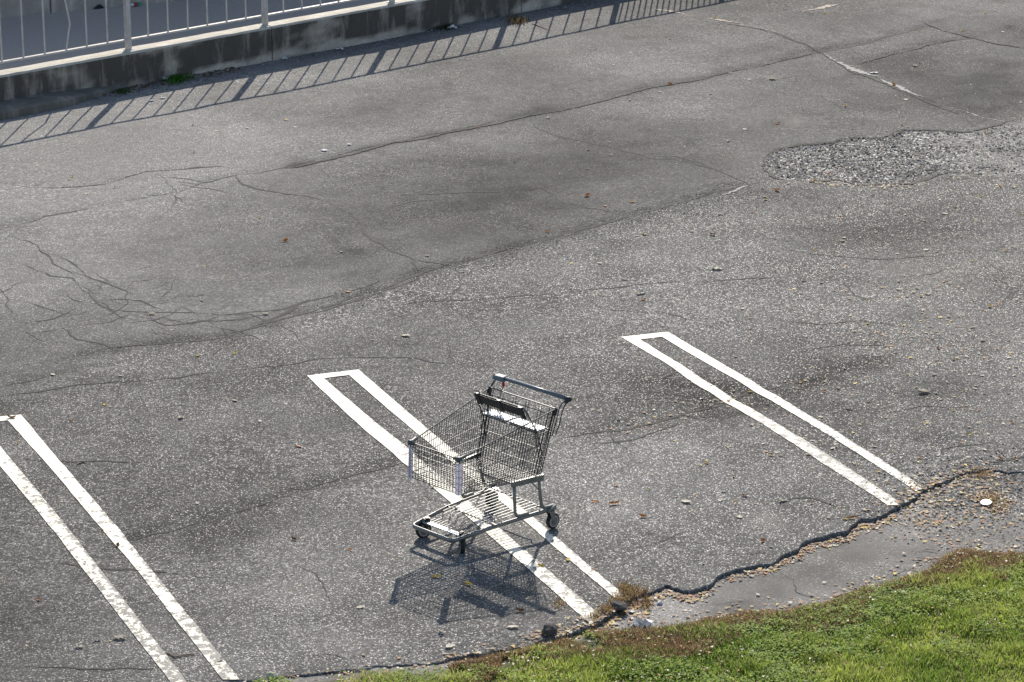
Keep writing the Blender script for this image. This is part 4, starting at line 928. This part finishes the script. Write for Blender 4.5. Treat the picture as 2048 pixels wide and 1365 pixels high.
pts.append(drift([(580, 1358), (760, 1346), (900, 1334)], 60, .05, -.02)); pts.append(drift([(1240, 1240), (1270, 1225), (1300, 1232)], 110, .05, -.04)); pts.append(drift([(1330, 830), (1250, 850), (1460, 800)], 50, .12))
ALL = np.vstack(pts); C_ = zof(ALL)
tag(link('leaf_litter', scatter_leaves('leaf_litter', C_, M['litter'], mixk, (.014, .044), .28)), kind='stuff')
# leaf drift at the foot of the low wall
n = 420; s_ = rng.uniform(-.9, 1.4, n); nn = .125+np.abs(rng.normal(0, .09, n)); P_ = P0+np.outer(s_, ud)+np.outer(nn, nrm_)
tag(link('leaf_drift', scatter_leaves('leaf_drift', zof(P_), M['litter'], ['brown', 'brown', 'orange', 'pale', (.1, .07, .04)], (.02, .05), .6)), kind='stuff')
n = 300; s_ = rng.uniform(-4, 9, n); nn = .13+np.abs(rng.normal(0, .10, n)); P_ = P0+np.outer(s_, ud)+np.outer(nn, nrm_)
tag(link('wall_foot_litter', scatter_leaves('wall_foot_litter', zof(P_), M['litter'], ['brown', 'pale', (.1, .07, .04)], (.015, .04), .5)), kind='stuff')
# tiny white and tan flecks over the whole lot
n = 4800; px = rng.uniform(0, 2300, n); py = rng.uniform(0, 1330, n); keep = rng.random(n) < .25+.75*np.clip((px-900)/1100, 0, 1); px, py = px[keep], py[keep]
P_ = np.array([g2(a, b) for a, b in zip(px, py)]); keep = (P_[:, 1] > edge_y(P_[:, 0])) & (((P_-P0)@nrm_) > .15); P_ = P_[keep]
tag(link('scattered_flecks', scatter_leaves('scattered_flecks', zof(P_), M['litter'], ['pale', 'pale', (.6, .6, .58), 'yellow', 'orange', (.04, .035, .03)], (.008, .022), .35)), kind='stuff')

# stones: real grit in the sunken patch and on the gravelly corner
def stones(name, P, smin, smax, mat):
    n = len(P); C = zof(P)
    base = np.array([(0, 0, 1), (.9, .1, .1), (.2, .9, .15), (-.8, .4, .05), (-.5, -.8, .1), (.5, -.8, .0)], float)
    tri = np.array([(0, 1, 2), (0, 2, 3), (0, 3, 4), (0, 4, 5), (0, 5, 1)])
    sc = rng.uniform(smin, smax, n)**1.0; th = rng.random(n)*6.28; V = np.repeat(base[None], n, 0)*rng.uniform(.6, 1.3, (n, 6, 3))
    c_, s_ = np.cos(th)[:, None], np.sin(th)[:, None]; x = V[:, :, 0]*c_-V[:, :, 1]*s_; y = V[:, :, 0]*s_+V[:, :, 1]*c_
    V = np.stack([x*sc[:, None]+C[:, 0:1], y*sc[:, None]+C[:, 1:2], (V[:, :, 2]*.75-.1)*sc[:, None]+C[:, 2:3]], 2)
    F = (tri[None]+(np.arange(n)*6)[:, None, None]).reshape(-1, 3)
    me = np_mesh(name, V.reshape(-1, 3), F, mat); col = rng.choice([.045, .07, .115, .19, .40], n, p=[.22, .25, .23, .19, .11])[:, None]*np.array([[1, .98, .94]])
    vcol(me, 'col', np.repeat(col, 6, 0)); return me
def stonemat():
    m, nt, b = new_mat('chippings'); a = nd(nt, 'ShaderNodeAttribute', attribute_name='col'); nt.links.new(a.outputs['Color'], b.inputs['Base Color']); b.inputs['Roughness'].default_value = .75; b.inputs['Specular IOR Level'].default_value = .2; return m
M['chips'] = stonemat()
bx = [p[0] for p in PW]; by = [p[1] for p in PW]
Q = np.column_stack([rng.uniform(min(bx), max(bx), 12000), rng.uniform(min(by), max(by), 12000)]); Q = Q[inside(Q[:, 0], Q[:, 1], PW)]
Q = Q[rng.random(len(Q)) < np.clip(1.05-1.0*sstep(3.6, 5.6, Q[:, 0])+1.2*fbm(Q[:, 0], Q[:, 1], 2.5, 3, 8), 0, 1)]
tag(link('patch_gravel', stones('patch_gravel', Q, .008, .022, M['chips'])), kind='stuff')
Q = np.vstack([drift([(1830, 1000), (1920, 975), (2048, 975), (2200, 975)], 3200, .20, -.02), drift([(1850, 1020), (2100, 1030)], 900, .3, -.04), underedge(900, 1180, 1830, .01, .04)])
tag(link('loose_gravel', stones('loose_gravel', Q, .005, .016, M['chips'])), kind='stuff')
Q = drift([(640, 620), (900, 540), (1149, 472), (1369, 410), (1527, 372)], 1500, .10); Q = np.vstack([Q, drift([(1260, 440), (1460, 395), (1540, 380)], 900, .16)])
tag(link('seam_gravel', stones('seam_gravel', Q, .005, .013, M['chips'])), kind='stuff')

def blob(name, px, py, r, hz, mat, label, cat, seed=0, sub_=2, sq=(1, .8)):
    import bmesh
    bm = bmesh.new(); bmesh.ops.create_icosphere(bm, subdivisions=sub_, radius=1); r_ = random.Random(seed)
    for v in bm.verts: k = 1+r_.uniform(-.16, .16); v.co = Vector((v.co.x*r*sq[0]*k, v.co.y*r*sq[1]*k, (v.co.z*.8+.45)*hz*k))
    me = bpy.data.meshes.new(name); bm.to_mesh(me); bm.free(); me.materials.append(mat); o = link(name, me)
    p = at(px, py, -.03 if py > 1200 else 0); z = float(gz(p[0], p[1])[0]); o.location = (p[0], p[1], z); o.rotation_euler[2] = r_.uniform(0, 6); return tag(o, label, cat)
blob('asphalt_chunk', 1098, 1276, .055, .045, M['old_asphalt'], 'dark rounded lump of broken asphalt lying in leaves by the grass', 'asphalt lump', 1)
blob('asphalt_chunk', 1238, 1222, .07, .03, M['old_asphalt'], 'flat broken slab of asphalt at the end of the middle stall line', 'asphalt lump', 2, sq=(1.1, .7))
blob('pale_pebble', 1320, 1199, .02, .018, M['white_lit'], 'round cream pebble on the lower asphalt near the brown grass tuft', 'pebble', 3)
blob('pale_pebble', 1282, 1204, .024, .016, M['stone'], 'oval grey pebble beside the brown grass tuft', 'pebble', 5)
0 and blob('pale_pebble', 1336, 1160, .020, .012, M['white_lit'], 'grey pebble lying on the rim of the broken asphalt edge', 'pebble', 6)
# ball at the bottom edge
import bmesh
bm = bmesh.new(); bmesh.ops.create_uvsphere(bm, u_segments=20, v_segments=12, radius=.027)
me = bpy.data.meshes.new('ball'); bm.to_mesh(me); bm.free(); me.polygons.foreach_set('use_smooth', [True]*len(me.polygons)); me.materials.append(flat('worn_ball_felt', (.55, .53, .36), .9, var=.25, sc=60))
o = link('ball', me); p = at(541, 1359); o.location = (p[0], p[1], float(gz(p[0], p[1])[0])+.026); tag(o, 'small worn pale ball at the bottom rim of the asphalt', 'ball')
# can lid
mb = MB(); mb.lathe([(0, .040), (.006, .043), (.010, .041), (.008, .032), (.0075, .004)], (0, 0, 0), 'z', 24); o = mb.build('can_lid', flat('dull_tin', (.42, .43, .46), .45, .3, var=.3, sc=60), None, True)
p = at(1972, 1011, -.02); o.location = (p[0], p[1], float(gz(p[0], p[1])[0])+.012); o.rotation_euler = (.12, -.1, 0); tag(o, 'round silvery can lid lying in the leaf heap at the right', 'can lid')
# paper and plastic scraps
def scrap(px, py, w_, l_, label, cat='paper scrap', mat=None, lift=.01, seed=0, z=0., name='paper_scrap', wallfoot=False):
    r_ = random.Random(seed); n = 5; vs_ = []; fs_ = []
    for i in range(n+1):
        for j in range(n+1):
            u, v = i/n-.5, j/n-.5; k = 1-.5*max(0, abs(u)+abs(v)-.6)+r_.uniform(-.06, .06); vs_.append((u*w_*k, v*l_*k, lift*r_.random()+.006))
    for i in range(n):
        for j in range(n): q = i*(n+1)+j; fs_.append((q, q+n+1, q+n+2, q+1))
    mb = MB(); mb.add(vs_, fs_); o = mb.build(name, mat or M['white_lit']); p = at(px, py, z)
    o.location = (p[0], p[1], float(gz(p[0], p[1])[0]) if z <= 0 else z); o.rotation_euler[2] = r_.uniform(0, 6.28); return tag(o, label, cat)
scrap(648, 303, .055, .075, 'small white paper scrap on open asphalt, above and left of the photo centre', seed=1)
scrap(699, 292, .04, .05, 'tiny pale scrap just right of the white paper scrap on open asphalt', seed=2)
scrap(303, 201, .05, .06, 'white scrap between railing bar shadows, near the left shadow post', seed=3); scrap(325, 196, .05, .05, 'cream scrap beside the white one between railing bar shadows', seed=4)
scrap(570, 118, .07, .05, 'white crumpled tissue in the shade at the wall foot by the joint', 'tissue', lift=.03, seed=5, name='crumpled_tissue'); scrap(679, 98, .09, .05, 'flattened white wrapper in the shade of the low wall', 'wrapper', lift=.02, seed=6, name='wrapper')
scrap(905, 58, .12, .10, 'pale crumpled bag by a weed at the low wall foot', 'bag', lift=.05, seed=7, name='plastic_bag'); scrap(325, 160, .16, .10, 'white plastic bag next to the bright green weed at the wall foot', 'bag', lift=.05, seed=8, name='plastic_bag')
scrap(1283, 1247, .14, .14, 'crumpled greyish plastic bag lying between old asphalt and grass', 'bag', lift=.05, seed=9, name='plastic_bag', mat=flat('dirty_plastic', (.5, .48, .45), .5, var=.2))
scrap(1888, 1239, .07, .05, 'white paper scrap lying in the green grass at the right', lift=.02, seed=10, z=.0); scrap(1748, 146, .10, .06, 'white scrap on the pale grit seam at upper right', seed=12)
scrap(1265, 1216, .05, .04, 'white chip lying in the brown tuft at the stall line end', seed=13); scrap(1434, 538, .10, .10, 'crumpled dry leaf with pale edge, alone on the asphalt right of centre', 'leaf', mat=LM['pale'], lift=.02, seed=14, name='crumpled_leaf')
# crushed can on the walkway (red, white and green)
canp = onwall(265, 8)+np.array([nrm_[0]*.08, nrm_[1]*.08, 0]); cane = empty('crushed_can', (canp[0], canp[1], rz(float(np.dot(canp[:2]-F0, fd)))), ang, label='crushed red, white and green drink can by the retaining wall', cat='can')
for x0, x1, c in ((-.10, -.05, (.7, .7, .7)), (-.05, .0, (.5, .02, .04)), (.0, .06, (.02, .3, .17))):
    mb = MB(); mb.tube([(x0, 0, .03), (x1, .005, .03)], .03, 10, ry=.022); mb.build('can_band', flat('can_paint', c, .35), cane, True)

# twigs
def twig(pl, r, label):
    P_ = [at(*p) for p in pl]; P_ = [(p[0], p[1], float(gz(p[0], p[1])[0])+.006) for p in P_]; mb = MB(); mb.tube(P_, [r*(1-.5*i/len(P_)) for i in range(len(P_))], 5)
    tag(mb.build('twig', LM['brown']), label, 'twig')
twig([(335, 1308), (350, 1316), (372, 1312), (392, 1310)], .005, 'thin brown twig lying across the left stall line near the bottom')
twig([(1500, 1108), (1518, 1103), (1540, 1107)], .003, 'short pale twig on the asphalt above the broken edge')
twig([(1065, 48), (1080, 54), (1094, 60)], .006, 'tan twig in the sun below the low wall')

# ------------------------------------------------------------------ grass, clover and dry fringe
def blades(P, h, wdt, cols, lean=.5, seg=2):
    n = len(P); th = rng.random(n)*6.28; hh = h*rng.uniform(.5, 1.3, n); ww = wdt*rng.uniform(.6, 1.3, n)
    dx, dy = np.cos(th), np.sin(th); ln = rng.uniform(.15, 1, n)*lean*hh; la = rng.random(n)*6.28; lx, ly = np.cos(la)*ln, np.sin(la)*ln
    V = np.zeros((n, 5, 3)); 
    V[:, 0] = np.column_stack([P[:, 0]-dx*ww/2, P[:, 1]-dy*ww/2, P[:, 2]-.01]); V[:, 1] = np.column_stack([P[:, 0]+dx*ww/2, P[:, 1]+dy*ww/2, P[:, 2]-.01])
    mx, my = P[:, 0]+lx*.35, P[:, 1]+ly*.35
    V[:, 2] = np.column_stack([mx+dx*ww*.42, my+dy*ww*.42, P[:, 2]+hh*.6]); V[:, 3] = np.column_stack([mx-dx*ww*.42, my-dy*ww*.42, P[:, 2]+hh*.6])
    V[:, 4] = np.column_stack([P[:, 0]+lx, P[:, 1]+ly, P[:, 2]+hh*np.sqrt(np.clip(1-(ln/hh)**2*.5, .2, 1))])
    b = (np.arange(n)*5)[:, None]; F = np.concatenate([b+np.array([0, 1, 2]), b+np.array([0, 2, 3]), b+np.array([3, 2, 4])])
    return V.reshape(-1, 3), F, np.repeat(cols, 5, 0)
def soil_z(P): return shelf_z(P[:, 0], P[:, 1])+np.interp(grass_y(P[:, 0])-P[:, 1], [.01, .06, .3, 1.2, 14], [-.004, .012, .02, .03, .05])+.002
def area(n, x0, x1, depth, power=1.0, ymin=14.6):
    x = rng.uniform(x0, x1, n); gy = grass_y(x); d = rng.random(n)**power*depth; y = gy-d; k = y > ymin; return np.column_stack([x[k], y[k]]), d[k]
GA, dG = area(300000, -2.6, 4.6, 3.4, 1.0); 
cl = fbm(GA[:, 0], GA[:, 1], 5, 4, 3); k = rng.random(len(GA)) < np.clip(1.2+.8*cl, .8, 1)*sstep(.05, .40, dG+.25*cl); GA, dG, cl = GA[k], dG[k], cl[k]
n = len(GA); ca, cb, cc_ = np.array([.20, .31, .05]), np.array([.50, .58, .13]), np.array([.50, .44, .24])
t = np.clip(.45+1.3*fbm(GA[:, 0], GA[:, 1], 2.2, 4, 8)+rng.normal(0, .22, n), 0, 1)[:, None]; cols = ca*(1-t)+cb*t
dry = (rng.random(n) < .13+.3*sstep(.5, .1, dG)+.5*np.clip(fbm(GA[:, 0], GA[:, 1], 1.5, 3, 19)-.12, 0, 1))[:, None]; cols = np.where(dry, cc_, cols)*rng.uniform(.7, 1.15, (n, 1))
Vg, Fg, Cg = blades(np.column_stack([GA, soil_z(GA)]), .045*(1+1.3*np.clip(cl, -.4, .5)), .0065, cols, .9)
Vg[:, 2] += 0
me = np_mesh('grass', Vg, Fg, M['grass']); vcol(me, 'col', Cg); tag(link('grass', me), kind='stuff')
# dry reddish fringe at the verge's rim and the tufts in the asphalt edge
FR, dF = area(120000, -2.6, 4.6, .55, 1.2); kk = fbm(FR[:, 0], FR[:, 1], 3, 4, 4) > -.34+.75*dF; kk &= (FR[:, 0] > at(900, 1330)[0]); FR = FR[kk]
tufts = []
for px, py, n_, sx, sy in ((1262, 1189, 900, .10, .10), (1236, 1209, 450, .07, .06), (1292, 1194, 450, .05, .10), (1215, 1225, 300, .07, .06), (1250, 1175, 250, .05, .05), (1120, 1215, 90, .06, .06), (1190, 1240, 150, .06, .05), (1985, 1000, 450, .12, .12), (1960, 946, 250, .12, .06)):
    c = at(px, py, -.02 if py > 1195 else 0); tufts.append(np.column_stack([rng.normal(c[0], sx*.42, n_), rng.normal(c[1], sy*.8, n_)]))
TU = np.vstack(tufts); AL = np.vstack([FR, TU]); zz = np.concatenate([soil_z(FR), gz(TU[:, 0], TU[:, 1])])
n = len(AL); base = np.array([[.36, .22, .13], [.50, .36, .22], [.20, .13, .08], [.27, .29, .08]])[rng.choice(4, n, p=[.35, .25, .25, .15])]
Vg, Fg, Cg = blades(np.column_stack([AL, zz]), np.where(np.arange(n) < len(FR), .050, .026), .0045, base*rng.uniform(.7, 1.2, (n, 1)), 1.1)
me = np_mesh('dry_grass', Vg, Fg, M['grass']); vcol(me, 'col', Cg); tag(link('dry_grass', me), kind='stuff')
# broad-leaved weeds: small cupped leaves above the blades
WE, dW = area(90000, -2.6, 4.6, 1.8, 1.3); q = fbm(WE[:, 0], WE[:, 1], 3.5, 4, 11)
kk = (q > -.02+.30*sstep(.35, 1.4, dW)+.35*rng.normal(0, .45, len(q))) & (dW > .06) ; WE = WE[kk]; n = len(WE)
base = np.array([[.24, .40, .02], [.38, .52, .04], [.14, .25, .02], [.54, .64, .10]])[rng.choice(4, n, p=[.35, .3, .25, .1])]*rng.uniform(.75, 1.15, (n, 1))
C_ = np.column_stack([WE, soil_z(WE)+rng.uniform(.01, .05, n)+.03*np.clip(fbm(WE[:, 0], WE[:, 1], 9, 3, 2), -.3, .5)])
me = scatter_leaves('weed', C_, M['grass'], ['green'], (.010, .028), .6)
a = me.attributes['col']; arr = np.ones((n*4, 4), np.float32); arr[:, :3] = np.repeat(base, 4, 0); a.data.foreach_set('color', arr.ravel())
me.name = 'broad_leaved_weeds'; tag(link('broad_leaved_weeds', me), kind='stuff')
# litter inside the grass
LI, dL = area(1300, -2.6, 4.6, 1.4, 1.6); tag(link('grass_litter', scatter_leaves('grass_litter', np.column_stack([LI, soil_z(LI)+.035]), M['litter'], ['pale', 'orange', 'brown', 'pale'], (.012, .03), .5)), kind='stuff')
# green weeds rooted at the foot of the low wall
for (px, py, n_, sp, hh, lb) in ((352, 161, 260, .10, .07, 'bright green weed clump growing at the foot of the low wall'), (246, 184, 120, .07, .04, 'low green weed left of the bright clump at the wall foot'),
                                 (886, 55, 140, .10, .06, 'dark olive weed beside the pale bag at the wall foot'), (1034, 44, 160, .10, .08, 'dry brownish weed below the wall joint, right of the photo centre')):
    c = at(px, py); Pw = np.column_stack([rng.normal(0, sp*.6, n_), rng.normal(0, sp, n_)]); z0 = gz(Pw[:, 0]+c[0], Pw[:, 1]+c[1])
    col = {352: (.06, .20, .02), 246: (.04, .12, .02), 886: (.05, .065, .025), 1034: (.17, .12, .06)}[px]
    V_, F_, C__ = blades(np.column_stack([Pw, z0]), hh, .009, np.array(col)*rng.uniform(.6, 1.4, (n_, 1)), 1.0)
    me = np_mesh('weed_clump', V_, F_, M['grass']); vcol(me, 'col', C__); o = link('weed_clump', me); o.location = (c[0], c[1], 0); tag(o, lb, 'weed')
